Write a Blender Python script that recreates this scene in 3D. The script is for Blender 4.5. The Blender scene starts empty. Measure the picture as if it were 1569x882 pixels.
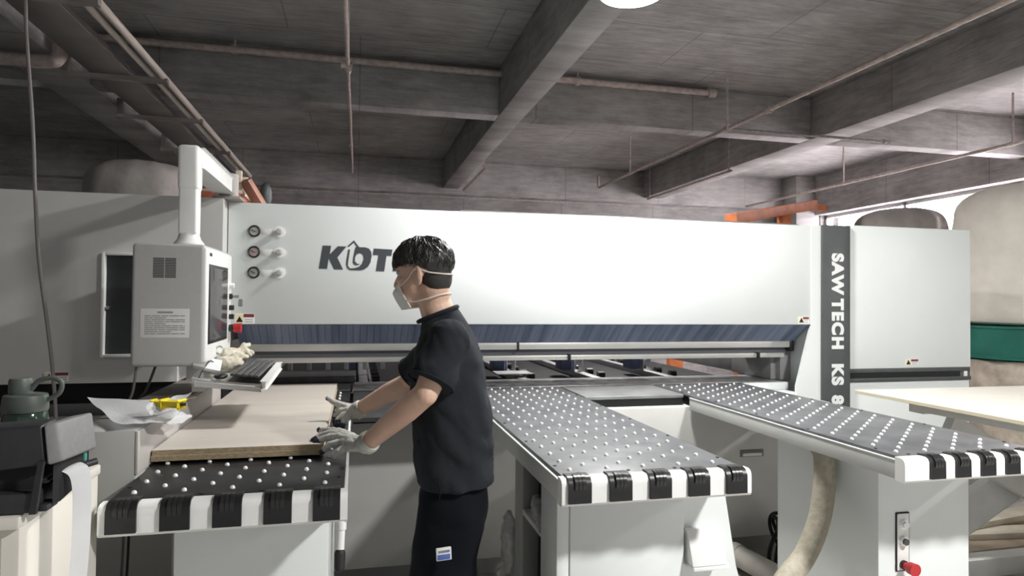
import bpy, bmesh, math, random
from mathutils import Vector, Matrix, noise
random.seed(7)
S = bpy.context.scene
COL = S.collection
PI = math.pi

# ------------------------------------------------------------------ camera
F_PX, YAW, PITCH, ROLL, CAM_H = 1003.1, math.radians(13.32), math.radians(1.024), math.radians(.5552), 1.5
_fw = Vector((math.sin(YAW)*math.cos(PITCH), math.cos(YAW)*math.cos(PITCH), math.sin(PITCH)))
_rt = Vector((math.cos(YAW), -math.sin(YAW), 0)); _up = _rt.cross(_fw)
RT = math.cos(ROLL)*_rt + math.sin(ROLL)*_up
UP = -math.sin(ROLL)*_rt + math.cos(ROLL)*_up
FW = _fw
cam = bpy.data.cameras.new('camera'); camo = bpy.data.objects.new('camera', cam); COL.objects.link(camo)
cam.sensor_width = 36; cam.lens = F_PX/1569*36; cam.clip_start = .05
m = Matrix((RT, UP, -FW)).transposed().to_4x4(); m.translation = (0, 0, CAM_H)
camo.matrix_world = m
S.camera = camo
def ray(x, y): return RT*((x-784.5)/F_PX) - UP*((y-441)/F_PX) + FW
def at(x, y, Y): d = ray(x, y); return Vector((0, 0, CAM_H)) + d*(Y/d.y)          # point at depth Y
def az(x, y, z): d = ray(x, y); return Vector((0, 0, CAM_H)) + d*((z-CAM_H)/d.z)  # point at height z

# ------------------------------------------------------------------ light, world, exposure
S.view_settings.view_transform = 'Standard'; S.view_settings.look = 'None'
S.view_settings.gamma = 1; S.view_settings.exposure = 0.13; S.view_settings.use_curve_mapping = False
w = bpy.data.worlds.new('world'); S.world = w; w.use_nodes = True
w.node_tree.nodes['Background'].inputs[0].default_value = (.93, .96, 1, 1)
w.node_tree.nodes['Background'].inputs[1].default_value = .4
def light(name, typ, loc, energy, color=(1, 1, 1), size=.3, target=None, size_y=None, spread=None):
    l = bpy.data.lights.new(name, typ); l.energy = energy; l.color = color
    if typ == 'AREA':
        l.shape = 'DISK' if size_y is None else 'RECTANGLE'; l.size = size
        if size_y: l.size_y = size_y
        if spread: l.spread = spread
    else: l.shadow_soft_size = size
    o = bpy.data.objects.new(name, l); COL.objects.link(o); o.location = loc
    if target is not None: o.rotation_euler = (Vector(target)-Vector(loc)).to_track_quat('-Z', 'Y').to_euler()
    return o
LAMP = Vector((1.393, 3.2, 3.132))
light('lamp_light', 'AREA', LAMP-Vector((0, 0, .012)), 88, (1, .985, .95), .33)
light('lamp_light_near', 'AREA', (2.5, .2, 3.12), 180, (1, .985, .95), .33)
light('fill_light_right', 'AREA', (6.6, .2, 3.12), 130, (1, .985, .95), .33)  # unseen lamp added as fill from the right
light('fill_light_rear', 'AREA', (2.4, 5.9, 3.12), 95, (1, .97, .95), .33)  # unseen lamp added to brighten the throat and the rear
light('window_daylight', 'AREA', (9.6, 8.2, 2.3), 2100, (1, .885, .90), 6.6, (0, 8.2, 2.3), 2.3)

# ------------------------------------------------------------------ materials
def mat(name, col, rough=.5, metal=0, var=.0, scale=6, bump=0, bscale=40, emit=None, spec=.5, col2=None, trans=0, alpha=1, detail=4):
    M = bpy.data.materials.new(name); M.use_nodes = True
    nt = M.node_tree; b = nt.nodes['Principled BSDF']
    b.inputs['Base Color'].default_value = (*col, 1); b.inputs['Roughness'].default_value = rough
    b.inputs['Metallic'].default_value = metal; b.inputs['Specular IOR Level'].default_value = spec
    if trans: b.inputs['Transmission Weight'].default_value = trans
    tc = nt.nodes.new('ShaderNodeTexCoord')
    if var or col2:
        n = nt.nodes.new('ShaderNodeTexNoise'); n.inputs['Scale'].default_value = scale; n.inputs['Detail'].default_value = detail
        nt.links.new(tc.outputs['Object'], n.inputs['Vector'])
        r = nt.nodes.new('ShaderNodeValToRGB')
        c2 = col2 or tuple(max(0, c*(1-var)) for c in col)
        r.color_ramp.elements[0].position = .35; r.color_ramp.elements[1].position = .65
        r.color_ramp.elements[0].color = (*c2, 1); r.color_ramp.elements[1].color = (*col, 1)
        nt.links.new(n.outputs['Fac'], r.inputs['Fac']); nt.links.new(r.outputs['Color'], b.inputs['Base Color'])
    if bump:
        n2 = nt.nodes.new('ShaderNodeTexNoise'); n2.inputs['Scale'].default_value = bscale; n2.inputs['Detail'].default_value = 3
        nt.links.new(tc.outputs['Object'], n2.inputs['Vector'])
        bp = nt.nodes.new('ShaderNodeBump'); bp.inputs['Strength'].default_value = bump; bp.inputs['Distance'].default_value = .02
        nt.links.new(n2.outputs['Fac'], bp.inputs['Height']); nt.links.new(bp.outputs['Normal'], b.inputs['Normal'])
    if emit:
        b.inputs['Emission Color'].default_value = (*col, 1); b.inputs['Emission Strength'].default_value = emit
    return M
def concrete(name, col, dark, axes='XY', bw=1.9, bh=.92):
    """bare formed concrete: stains, streaks along the boards and thin formwork joints"""
    M = bpy.data.materials.new(name); M.use_nodes = True; nt = M.node_tree; b = nt.nodes['Principled BSDF']
    b.inputs['Roughness'].default_value = .9; b.inputs['Specular IOR Level'].default_value = .2
    tc = nt.nodes.new('ShaderNodeTexCoord')
    sep = nt.nodes.new('ShaderNodeSeparateXYZ'); com = nt.nodes.new('ShaderNodeCombineXYZ')
    nt.links.new(tc.outputs['Object'], sep.inputs[0])
    nt.links.new(sep.outputs[axes[0]], com.inputs['X']); nt.links.new(sep.outputs[axes[1]], com.inputs['Y'])
    mp = nt.nodes.new('ShaderNodeMapping'); mp.inputs['Scale'].default_value = (1.2, 7, 1); nt.links.new(com.outputs[0], mp.inputs[0])
    n1 = nt.nodes.new('ShaderNodeTexNoise'); n1.inputs['Scale'].default_value = 1.1; n1.inputs['Detail'].default_value = 7; n1.inputs['Roughness'].default_value = .65
    n2 = nt.nodes.new('ShaderNodeTexNoise'); n2.inputs['Scale'].default_value = 2.2; n2.inputs['Detail'].default_value = 8; n2.inputs['Roughness'].default_value = .7
    nt.links.new(tc.outputs['Object'], n1.inputs['Vector']); nt.links.new(mp.outputs[0], n2.inputs['Vector'])
    mx = nt.nodes.new('ShaderNodeMath'); mx.operation = 'ADD'; nt.links.new(n1.outputs['Fac'], mx.inputs[0]); nt.links.new(n2.outputs['Fac'], mx.inputs[1])
    r = nt.nodes.new('ShaderNodeValToRGB'); r.color_ramp.elements[0].position = .38; r.color_ramp.elements[1].position = .62
    r.color_ramp.elements[0].color = (*dark, 1); r.color_ramp.elements[1].color = (*col, 1)
    hf = nt.nodes.new('ShaderNodeMath'); hf.operation = 'MULTIPLY'; hf.inputs[1].default_value = .5
    nt.links.new(mx.outputs[0], hf.inputs[0]); nt.links.new(hf.outputs[0], r.inputs['Fac'])
    br = nt.nodes.new('ShaderNodeTexBrick'); br.inputs['Scale'].default_value = 1; br.inputs['Brick Width'].default_value = bw; br.inputs['Row Height'].default_value = bh
    br.inputs['Mortar Size'].default_value = .008; br.inputs['Mortar Smooth'].default_value = .6; br.offset = .35
    br.inputs['Color1'].default_value = (1, 1, 1, 1); br.inputs['Color2'].default_value = (.92, .92, .92, 1); br.inputs['Mortar'].default_value = (.6, .58, .58, 1)
    nt.links.new(com.outputs[0], br.inputs['Vector'])
    mul = nt.nodes.new('ShaderNodeMix'); mul.data_type = 'RGBA'; mul.blend_type = 'MULTIPLY'; mul.inputs[0].default_value = 1
    nt.links.new(r.outputs['Color'], mul.inputs[6]); nt.links.new(br.outputs['Color'], mul.inputs[7])
    nt.links.new(mul.outputs[2], b.inputs['Base Color'])
    bp = nt.nodes.new('ShaderNodeBump'); bp.inputs['Strength'].default_value = .35; bp.inputs['Distance'].default_value = .02
    nt.links.new(n2.outputs['Fac'], bp.inputs['Height']); nt.links.new(bp.outputs['Normal'], b.inputs['Normal'])
    return M
C1, C2 = (.45, .44, .43), (.225, .218, .214)
M_ceil = concrete('concrete_ceiling', C1, C2, 'XY')
M_beamx = concrete('concrete_beam_x', C1, C2, 'XZ', 1.9, 2.0)
M_beamy = concrete('concrete_beam_y', C1, C2, 'YZ', 1.9, 2.0)
M_floor = concrete('concrete_floor', (.5, .48, .45), (.36, .345, .33), 'XY', 6, 6)
WHITE = mat('white_paint', (.735, .77, .77), .42, var=.03, scale=3)
WHITE2 = mat('white_enamel', (.83, .84, .83), .35, var=.04, scale=9, bump=.05, bscale=15)
SHADEP = mat("cabinet_shaded_paint", (.62, .615, .60), .5, var=.05, scale=4)  # off-white cabinet, its dimmer light put into a darker grey
TERM = mat('console_paint', (.46, .455, .445), .5, var=.03, scale=60)
BASEP = mat('base_paint', (.62, .62, .60), .5, var=.12, scale=2.2)
BLACK = mat('black_plastic', (.012, .012, .013), .38, var=.2, scale=30)
RUBBER = mat('black_rubber', (.015, .015, .016), .6)
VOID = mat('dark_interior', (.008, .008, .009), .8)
STRIP = mat('charcoal_paint', (.075, .082, .085), .45, var=.15, scale=12)
STEEL = mat('steel', (.55, .56, .57), .3, 1, var=.15, scale=10)
CHROME = mat('chrome', (.9, .9, .91), .16, .35)
ALU = mat('aluminium', (.68, .68, .66), .35, 1, var=.12, scale=3)
ALU2 = mat('anodised_rail', (.62, .61, .58), .4, .3, var=.15, scale=3)
PLATE_D = mat('black_table_plate', (.022, .022, .024), .38, var=.5, scale=14, spec=.6)
PLATE_M = mat('scuffed_table_plate', (.16, .165, .175), .42, .35, col2=(.11, .113, .122), scale=8, spec=.6)
PLATE_G = mat('machine_table_steel', (.62, .63, .64), .3, .35, col2=(.3, .305, .31), scale=14)
BLUE = None
LOGO = mat('logo_charcoal', (.045, .053, .062), .5)
RED = mat('red_plastic', (.45, .02, .025), .4)
LBL = mat('label_white', (.8, .8, .79), .5)
LBLY = mat('label_yellow', (.78, .72, .42), .5)
LBLR = mat('label_dark_red', (.19, .03, .035), .5)
GREEN = mat('green_enamel', (.025, .19, .145), .35, var=.2, scale=5)
BAG = mat('dust_bag_cloth', (.82, .79, .72), .85, col2=(.7, .67, .60), scale=3.5, bump=.25, bscale=9)
BAGD = mat('dusty_bag_cloth', (.40, .375, .355), .9, col2=(.3, .28, .265), scale=4, bump=.4, bscale=14)
BAGW = mat('wrinkled_sack', (.72, .64, .54), .85, col2=(.36, .31, .25), scale=6, bump=.8, bscale=9)
ORANGE = mat('orange_steel', (.55, .16, .05), .55, var=.35, scale=8)
PIPE = mat('dusty_pipe', (.55, .47, .43), .6, .1, var=.3, scale=18)
PIPED = mat('grey_pipe', (.27, .26, .26), .5, .3, var=.3, scale=20)
HOSE = mat('cloth_hose', (.38, .35, .28), .9, var=.2, scale=40, bump=.25, bscale=260)
PVC = mat('grey_pvc', (.48, .46, .42), .5, var=.15, scale=9)
PAPER = mat('paper', (.82, .83, .85), .7, var=.04, scale=9)
YELLOW = mat('yellow_plastic', (.78, .62, .02), .4)
WOOD = mat('raw_wood', (.72, .60, .47), .75, var=.3, scale=5, bump=.2)
WOODL = mat('pale_plank', (.76, .69, .58), .75, var=.25, scale=6)
def wood_tex(name, c1, c2, sx, sy, sz, rough=.6):
    M = mat(name, c1, rough); nt = M.node_tree; b = nt.nodes['Principled BSDF']
    tc = nt.nodes.new('ShaderNodeTexCoord'); mp = nt.nodes.new('ShaderNodeMapping'); mp.inputs['Scale'].default_value = (sx, sy, sz)
    n = nt.nodes.new('ShaderNodeTexNoise'); n.inputs['Scale'].default_value = 1; n.inputs['Detail'].default_value = 6; n.inputs['Roughness'].default_value = .65
    r = nt.nodes.new('ShaderNodeValToRGB'); r.color_ramp.elements[0].position = .36; r.color_ramp.elements[1].position = .62
    r.color_ramp.elements[0].color = (*c2, 1); r.color_ramp.elements[1].color = (*c1, 1)
    nt.links.new(tc.outputs['Object'], mp.inputs[0]); nt.links.new(mp.outputs[0], n.inputs['Vector']); nt.links.new(n.outputs['Fac'], r.inputs['Fac'])
    nt.links.new(r.outputs['Color'], b.inputs['Base Color']); return M
BOARD = wood_tex('board_face', (.54, .495, .45), (.49, .445, .40), 1.2, 14, 4, .55)
BOARDE = wood_tex('board_edge', (.42, .33, .2), (.25, .185, .11), 60, 60, 220, .85)
SHEET = wood_tex('pale_board_face', (.72, .69, .63), (.68, .65, .59), 3, 9, 4, .5)
SKIN = mat('skin', (.68, .46, .35), .5, col2=(.61, .395, .295), scale=12, bump=.08, bscale=90)
HAIR = mat('black_hair', (.012, .011, .012), .38, col2=(.028, .026, .026), scale=50)
FADE = mat('short_hair', (.03, .027, .025), .8)
GLOVE = mat('white_knit_glove', (.72, .71, .66), .9, col2=(.58, .57, .53), scale=35, bump=.6, bscale=260)
GLOVEB = mat('blue_coating', (.02, .025, .05), .5, var=.3, scale=40)
MASKM = mat('mask_cloth', (.78, .79, .78), .85, var=.05, scale=30)
STRAPM = mat('elastic', (.74, .66, .62), .8)

# ------------------------------------------------------------------ mesh helpers
def new(): return bmesh.new()
def sharp(me_bm, ang=35):
    a = math.radians(ang)
    for f in me_bm.faces: f.smooth = True
    for e in me_bm.edges:
        e.smooth = not (len(e.link_faces) == 2 and e.calc_face_angle(0) > a)
def obj(name, bm, material, parent=None, label=None, ang=35, kind=None):
    if ang is not None: sharp(bm, ang)
    me = bpy.data.meshes.new(name); bm.to_mesh(me); bm.free()
    for mm in (material if isinstance(material, (list, tuple)) else [material]): me.materials.append(mm)
    o = bpy.data.objects.new(name, me); COL.objects.link(o)
    if parent is not None: attach(o, parent)
    if label: o['label'] = label
    if kind: o['kind'] = kind
    return o
WORLD_LOC = {}
def attach(o, p):
    o.parent = p
    q, base = p, Vector((0, 0, 0))
    while q is not None: base += Vector(q.location) if q.type == 'EMPTY' else Vector((0, 0, 0)); q = q.parent
    if p.type == 'EMPTY': o.matrix_parent_inverse = Matrix.Translation(-p.location)
    return o
def thing(name, label, cat, loc=(0, 0, 0), group=None):
    o = bpy.data.objects.new(name, None); COL.objects.link(o); o.location = loc; o.empty_display_size = .1
    return tag(o, label, cat, group)
def tag(o, label, cat, group=None):
    o['label'] = label; o['category'] = cat
    if group: o['group'] = group
    return o
def struct(name, bm, material):
    o = obj(name, bm, material); o['kind'] = 'structure'; return o
def _bev(bm, vs, bev, seg):
    if bev:
        es = {e for v in vs for e in v.link_edges}
        bmesh.ops.bevel(bm, geom=list(es), offset=bev, segments=seg, affect='EDGES', profile=.5)
def box(bm, x0, x1, y0, y1, z0, z1, bev=.003, seg=2, M=None):
    r = bmesh.ops.create_cube(bm, size=1)['verts']
    for v in r:
        v.co = Vector(((x0+x1)/2+v.co.x*(x1-x0), (y0+y1)/2+v.co.y*(y1-y0), (z0+z1)/2+v.co.z*(z1-z0)))
        if M is not None: v.co = M @ v.co
    _bev(bm, r, bev, seg)
    return bm
def obox(bm, c, ux, uy, uz, sx, sy, sz, bev=.002, seg=2):
    """box of size sx, sy, sz along the unit axes given"""
    ux, uy, uz = Vector(ux).normalized(), Vector(uy).normalized(), Vector(uz).normalized()
    r = bmesh.ops.create_cube(bm, size=1)['verts']; c = Vector(c)
    for v in r: v.co = c + ux*v.co.x*sx + uy*v.co.y*sy + uz*v.co.z*sz
    _bev(bm, r, bev, seg); bmesh.ops.recalc_face_normals(bm, faces=bm.faces); return bm
def bar(bm, a, b, w, h, up=(0, 0, 1), bev=.002):
    a, b = Vector(a), Vector(b); d = (b-a); u = Vector(up); s = d.cross(u).normalized(); u = s.cross(d).normalized()
    return obox(bm, (a+b)/2, d, s, u, d.length, w, h, bev)
def frame(d):
    d = d.normalized(); a = Vector((0, 0, 1)) if abs(d.z) < .9 else Vector((1, 0, 0))
    s = d.cross(a).normalized(); return s, s.cross(d).normalized()
def tube(bm, pts, r, seg=12, caps=True, norm=True):
    pts = [Vector(p) for p in pts]; n = len(pts)
    rs = r if isinstance(r, (list, tuple)) else [r]*n
    rings = []; prev = None
    for i, p in enumerate(pts):
        d = (pts[min(i+1, n-1)]-pts[max(i-1, 0)])
        if d.length < 1e-9: d = Vector((0, 0, 1))
        if prev is None: s, t = frame(d)
        else:
            d.normalize(); s = (prev - d*prev.dot(d)).normalized(); t = s.cross(d)
        prev = s
        rings.append([bm.verts.new(p + (s*math.cos(2*PI*k/seg)+t*math.sin(2*PI*k/seg))*rs[i]) for k in range(seg)])
    for i in range(n-1):
        for k in range(seg):
            bm.faces.new((rings[i][k], rings[i][(k+1) % seg], rings[i+1][(k+1) % seg], rings[i+1][k]))
    if caps:
        bm.faces.new(rings[0][::-1]); bm.faces.new(rings[-1])
    if norm: bmesh.ops.recalc_face_normals(bm, faces=bm.faces)
    return bm
def cyl(bm, a, b, r, r2=None, seg=20): return tube(bm, [a, b], [r, r if r2 is None else r2], seg)
def ball(bm, c, r, u=16, v=10, M=None):
    c = Vector(c); R = r if isinstance(r, (tuple, list)) else (r, r, r)
    vs = bmesh.ops.create_uvsphere(bm, u_segments=u, v_segments=v, radius=1)['verts']
    for q in vs:
        p = Vector((q.co.x*R[0], q.co.y*R[1], q.co.z*R[2]))
        q.co = c + (M @ p if M is not None else p)
    return bm
def lathe(bm, prof, c=(0, 0, 0), seg=32):
    c = Vector(c); rings = []
    for r, z in prof:
        rings.append([bm.verts.new(c+Vector((max(r, 1e-4)*math.cos(2*PI*k/seg), max(r, 1e-4)*math.sin(2*PI*k/seg), z))) for k in range(seg)])
    for i in range(len(rings)-1):
        for k in range(seg): bm.faces.new((rings[i][k], rings[i][(k+1) % seg], rings[i+1][(k+1) % seg], rings[i+1][k]))
    bm.faces.new(rings[0][::-1]); bm.faces.new(rings[-1])
    bmesh.ops.recalc_face_normals(bm, faces=bm.faces); return bm
def prism(bm, poly, o, u, v, n, t):
    """polygon in the plane (o; u, v) pushed t along n"""
    o, u, v, n = Vector(o), Vector(u), Vector(v), Vector(n)
    a = [bm.verts.new(o+u*x+v*y) for x, y in poly]; b = [bm.verts.new(o+u*x+v*y+n*t) for x, y in poly]
    k = len(poly); bm.faces.new(a); bm.faces.new(b[::-1])
    for i in range(k): bm.faces.new((a[i], b[i], b[(i+1) % k], a[(i+1) % k]))
    bmesh.ops.recalc_face_normals(bm, faces=bm.faces); return bm
def sheetmesh(bm, corners, nu, nv, fn=None, thick=0):
    """bilinear patch a b c d (a-b along u, a-d along v); fn(u, v) adds an offset"""
    a, b, c, d = [Vector(p) for p in corners]; g = []
    for j in range(nv+1):
        row = []
        for i in range(nu+1):
            u, v = i/nu, j/nv
            p = (a*(1-u)+b*u)*(1-v)+(d*(1-u)+c*u)*v
            if fn: p = p+Vector(fn(u, v))
            row.append(bm.verts.new(p))
        g.append(row)
    fs = []
    for j in range(nv):
        for i in range(nu): fs.append(bm.faces.new((g[j][i], g[j][i+1], g[j+1][i+1], g[j+1][i])))
    if thick: bmesh.ops.solidify(bm, geom=fs, thickness=thick)
    return bm
def text(name, body, size, o, u, v, material, parent, offset=0, space=1, depth=.0012):
    c = bpy.data.curves.new(name, 'FONT'); c.body = body; c.size = size; c.offset = offset; c.space_character = space; c.extrude = depth
    t = bpy.data.objects.new(name, c); COL.objects.link(t)
    dg = bpy.context.evaluated_depsgraph_get(); me = bpy.data.meshes.new_from_object(t.evaluated_get(dg))
    bpy.data.objects.remove(t)
    u, v = Vector(u).normalized(), Vector(v).normalized(); n = u.cross(v)
    Mx = Matrix((u, v, n)).transposed().to_4x4(); Mx.translation = Vector(o); me.transform(Mx)
    me.materials.clear(); me.materials.append(material)
    ob = bpy.data.objects.new(name, me); COL.objects.link(ob); attach(ob, parent); return ob
def remeshed(name, bm, voxel, material, parent, smooth=4, disp=None, label=None):
    """one continuous surface grown around everything in bm"""
    bmesh.ops.recalc_face_normals(bm, faces=bm.faces)
    me = bpy.data.meshes.new(name+'_src'); bm.to_mesh(me); bm.free()
    t = bpy.data.objects.new(name+'_src', me); COL.objects.link(t)
    r = t.modifiers.new('r', 'REMESH'); r.mode = 'VOXEL'; r.voxel_size = voxel
    s = t.modifiers.new('s', 'SMOOTH'); s.factor = .5; s.iterations = smooth
    dg = bpy.context.evaluated_depsgraph_get(); out = bpy.data.meshes.new_from_object(t.evaluated_get(dg))
    bpy.data.objects.remove(t); bpy.data.meshes.remove(me)
    out.name = name
    if disp:
        for v in out.vertices: v.co = v.co + v.normal*disp(v.co)
    for p in out.polygons: p.use_smooth = True
    out.materials.clear()
    for mm in (material if isinstance(material, (list, tuple)) else [material]): out.materials.append(mm)
    o = bpy.data.objects.new(name, out); COL.objects.link(o)
    if parent is not None: attach(o, parent)
    if label: o['label'] = label
    return o
def limb(bm, pts, rs, seg=14):
    """a tapered chain with round joints"""
    tube(bm, pts, rs, seg)
    for p, r in zip(pts, rs): ball(bm, p, r, 14, 10)
    return bm

# ================================================================== STRUCTURE
ZC, ZB = 4.03, 3.5
bm = new(); box(bm, -11, 10, -5, 13, -.1, 0, 0); struct('floor', bm, M_floor)
bm = new(); box(bm, -11, 10, -5, 13, ZC, ZC+.2, 0); struct('ceiling', bm, M_ceil)
bm = new(); box(bm, -11, 10, 12, 12.3, 0, ZC, 0); struct('wall_back', bm, M_beamx)
bm = new(); box(bm, -11.3, -11, -5, 12.3, 0, ZC, 0); box(bm, -3.1, -2.9, -5, 2.6, 0, ZC, 0); struct('wall_left_with_light_block', bm, M_beamy)  # outer wall, plus an unseen nearer one added to block light from the left bay
XW = 9.0
bm = new(); box(bm, XW, XW+.3, -5, 12, 0, 1.3, 0); box(bm, XW-.12, XW+.3, -5, 12, 3.24, ZC, 0)
box(bm, XW, XW+.3, 11.3, 12, 1.3, 3.24, 0); box(bm, XW, XW+.3, -5, 5.2, 1.3, 3.24, 0)
struct('wall_right', bm, M_beamy)
bm = new()
for y0, y1 in ((5.2, 5.26), (7.3, 7.36), (9.3, 9.36), (11.24, 11.3)): box(bm, XW+.1, XW+.16, y0, y1, 1.3, 3.24, .004)
for z0 in (1.3, 3.18): box(bm, XW+.1, XW+.16, 5.2, 11.3, z0, z0+.06, .004)
struct('window_1', bm, mat('window_frame', (.6, .6, .6), .5))
glass = mat('window_glass', (.95, .97, 1), .05, trans=1)
bm = new(); box(bm, XW+.12, XW+.126, 5.2, 11.3, 1.3, 3.24, 0); o = obj('pane', bm, glass, bpy.data.objects['window_1'])
bm = new(); box(bm, 8.45, 8.98, 11.3, 12, 0, ZC, .01); struct('column', bm, M_beamx)
for i, (x0, x1) in enumerate(((1.48, 1.76), (5.4, 5.76), (-2.92, -2.5), (-8.0, -7.6))):
    bm = new(); box(bm, x0, x1, -5, 12, ZB, ZC, .006); struct('ceiling_beam', bm, M_beamy)
for y0, y1 in ((6.95, 7.17), (.2, .42)):
    bm = new()
    xs = [-11, -8.0, -7.6, -2.92, -2.5, 1.48, 1.76, 5.4, 5.76, 9.0]
    for a, b in zip(xs[::2], xs[1::2]): box(bm, a, b, y0, y1, ZB+.003, ZC, .006)
    struct('ceiling_beam', bm, M_beamx)
bm = new(); box(bm, -11, 9, 11.75, 12, ZB-.1, ZC, .006); struct('ceiling_beam', bm, M_beamx)

# ================================================================== PANEL SAW
YF = 3.82                                           # plane of the big front panel
saw = thing('panel_saw', 'long white panel saw with dark logo letters on its tall front, behind the worker', 'machine', (1.2, 4.4, 0))
# curtain strips under the panel
def curtain():
    M = mat('blue_grey_curtain', (.13, .165, .25), .35); nt = M.node_tree; b = nt.nodes['Principled BSDF']
    tc = nt.nodes.new('ShaderNodeTexCoord'); wv = nt.nodes.new('ShaderNodeTexNoise'); mp = nt.nodes.new('ShaderNodeMapping')
    mp.inputs['Scale'].default_value = (9, .5, .5); wv.inputs['Scale'].default_value = 2; wv.inputs['Detail'].default_value = 5
    r = nt.nodes.new('ShaderNodeValToRGB'); r.color_ramp.elements[0].position = .35; r.color_ramp.elements[1].position = .65
    r.color_ramp.elements[0].color = (.085, .115, .185, 1); r.color_ramp.elements[1].color = (.2, .235, .33, 1)
    nt.links.new(tc.outputs['Object'], mp.inputs[0]); nt.links.new(mp.outputs[0], wv.inputs['Vector']); nt.links.new(wv.outputs['Fac'], r.inputs['Fac'])
    nt.links.new(r.outputs['Color'], b.inputs['Base Color']); return M
BLUE = curtain()
bm = new(); box(bm, -.688, 3.04, YF, YF+.03, 1.352, 2.018, .004, 2); box(bm, -.65, 3.0, YF+.03, 4.6, 1.40, 2.0, 0)
fp = obj('front_panel', bm, WHITE, saw)
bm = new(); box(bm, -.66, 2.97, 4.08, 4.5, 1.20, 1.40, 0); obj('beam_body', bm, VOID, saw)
bm = new()
n = 92
for i in range(n):
    a = -.645 + i*(2.965+.645)/n; b = a+(2.965+.645)/n-.0015
    prism(bm, [(a, 0), (b, 0), (b, .212), (a, .212)], (0, YF+.012, 1.35), (1, 0, 0), Vector((0, .17, -.128)).normalized(), Vector((0, .128, .17)).normalized(), .004)
obj('strip_curtain', bm, BLUE, saw)
bm = new(); box(bm, -.62, 2.955, 3.985, 4.07, 1.188, 1.232, .006); obj('guard_rail', bm, ALU2, saw, label='upper aluminium rail under the curtain')
bm = new(); box(bm, -.56, 2.90, 4.0, 4.05, 1.118, 1.15, .006); obj('guard_rail', bm, ALU2, saw, label='lower aluminium rail under the curtain')
bm = new(); box(bm, -.62, 2.95, 4.03, 4.1, 1.15, 1.2, 0); obj('rail_backing', bm, mat('dark_grey_metal', (.11, .115, .13), .5), saw)
for x in (.98, 2.68, 1.32):
    bm = new(); box(bm, x, x+.012, 3.975, 4.06, 1.115 if x > 1.2 else 1.18, 1.155 if x > 1.2 else 1.235, .002); obj('rail_clip', bm, BLACK, saw)
bm = new(); box(bm, 2.925, 2.965, 3.98, 4.06, 1.16, 1.24, .012); obj('rail_end_cap', bm, BLACK, saw)
# right column: white cheek with a slanted lower edge, and the charcoal name strip
bm = new(); prism(bm, [(2.97, 1.35), (2.97, 2.018), (3.05, 2.022), (3.05, .1), (2.86, .1), (2.86, .945)], (0, YF-.004, 0), (1, 0, 0), (0, 0, 1), (0, 1, 0), .02)
box(bm, 2.985, 3.05, YF, 4.7, .1, 2.0, 0); obj('side_column', bm, WHITE, saw)
bm = new(); box(bm, 3.043, 3.264, YF-.02, 4.5, .02, 2.024, .004); col = obj('name_strip', bm, STRIP, saw)
LET = mat('silver_lettering', (.78, .80, .80), .4)
for word, y_top in (('SAW', 388), ('TECH', 458), ('KS', 557), ('8', 606)):
    p = at(1273, y_top, YF-.022)
    text('lettering', word, .118, (3.123, YF-.0215, p.z), (0, 0, -1), (1, 0, 0), LET, col, .0065, {'SAW': 1.14, 'TECH': 1.22, 'KS': 1.2, '8': 1}[word])
# inner cheek and the dark far end of the throat
bm = new(); box(bm, 2.90, 2.985, 4.05, 6.3, .955, 1.21, .004); box(bm, 2.86, 2.9, 4.1, 4.6, .955, 1.2, .003); obj('inner_cheek', bm, mat('grey_sheet', (.33, .33, .33), .5, var=.2, scale=9), saw)
# base
bm = new()
box(bm, -.66, 1.36, 3.5, 5.4, .1, .885, .004); box(bm, 1.362, 2.86, 3.5, 5.4, .1, .885, .004)
base = obj('machine_base', bm, BASEP, saw)
bm = new(); box(bm, 2.235, 2.392, 3.494, 3.503, .575, .618, .004); obj('recessed_handle', bm, mat('handle_shadow', (.2, .19, .17), .6), base)
bm = new(); box(bm, 2.25, 2.378, 3.489, 3.496, .580, .598, .003); obj('pull_lip', bm, WHITE2, base)
bm = new(); box(bm, -.64, 2.85, 3.56, 5.3, 0, .1, 0); obj('plinth', bm, mat('plinth_grey', (.3, .3, .29), .6), saw)
bm = new(); box(bm, 1.28, 1.89, 3.56, 4.0, .886, .928, 0); obj('table_recess', bm, VOID, saw)
bm = new(); box(bm, -.01, .61, 3.3, 4.0, .886, .928, 0); obj('table_recess', bm, VOID, saw)
# main table plate, slots and the rear rails seen through the throat
bm = new(); box(bm, -.02, 2.9, 4.02, 4.42, .932, .951, .002)
for i in range(44):
    x = .05+i*.065; box(bm, x, x+.035, 4.1+(i % 2)*.12, 4.108+(i % 2)*.12, .9505, .9517, 0)
mt = obj('main_table', bm, [PLATE_G, VOID], saw)
for p in mt.data.polygons:
    if p.center.z > .9513 or (p.area < .0008 and p.center.z > .9504): p.material_index = 1
bm = new(); box(bm, 2.56, 2.9, 3.96, 4.02, .90, .951, .003); box(bm, 2.56, 2.88, 3.84, 3.96, .55, .90, .003); obj('table_ledge', bm, WHITE, saw)
bm = new(); box(bm, 1.275, 1.892, 3.55, 4.018, .93, .95, .002); obj('bridge_plate', bm, mat('bright_bridge_steel', (.42, .43, .43), .35, .5, col2=(.3, .31, .31), scale=7), saw, label='grey steel bridge plate between the two right hand tables')
bm = new(); box(bm, -.012, .615, 3.1, 4.018, .93, .95, .002); obj('bridge_plate', bm, mat('dark_bridge_steel', (.06, .062, .066), .4, .3, var=.3, scale=7), saw, label='dark steel bridge plate beside the worker')
bm = new(); box(bm, -.62, 2.86, 4.42, 7.2, .86, .90, 0); obj('rear_bed', bm, mat('bed_grey', (.012, .012, .013), .6), saw)
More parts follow.
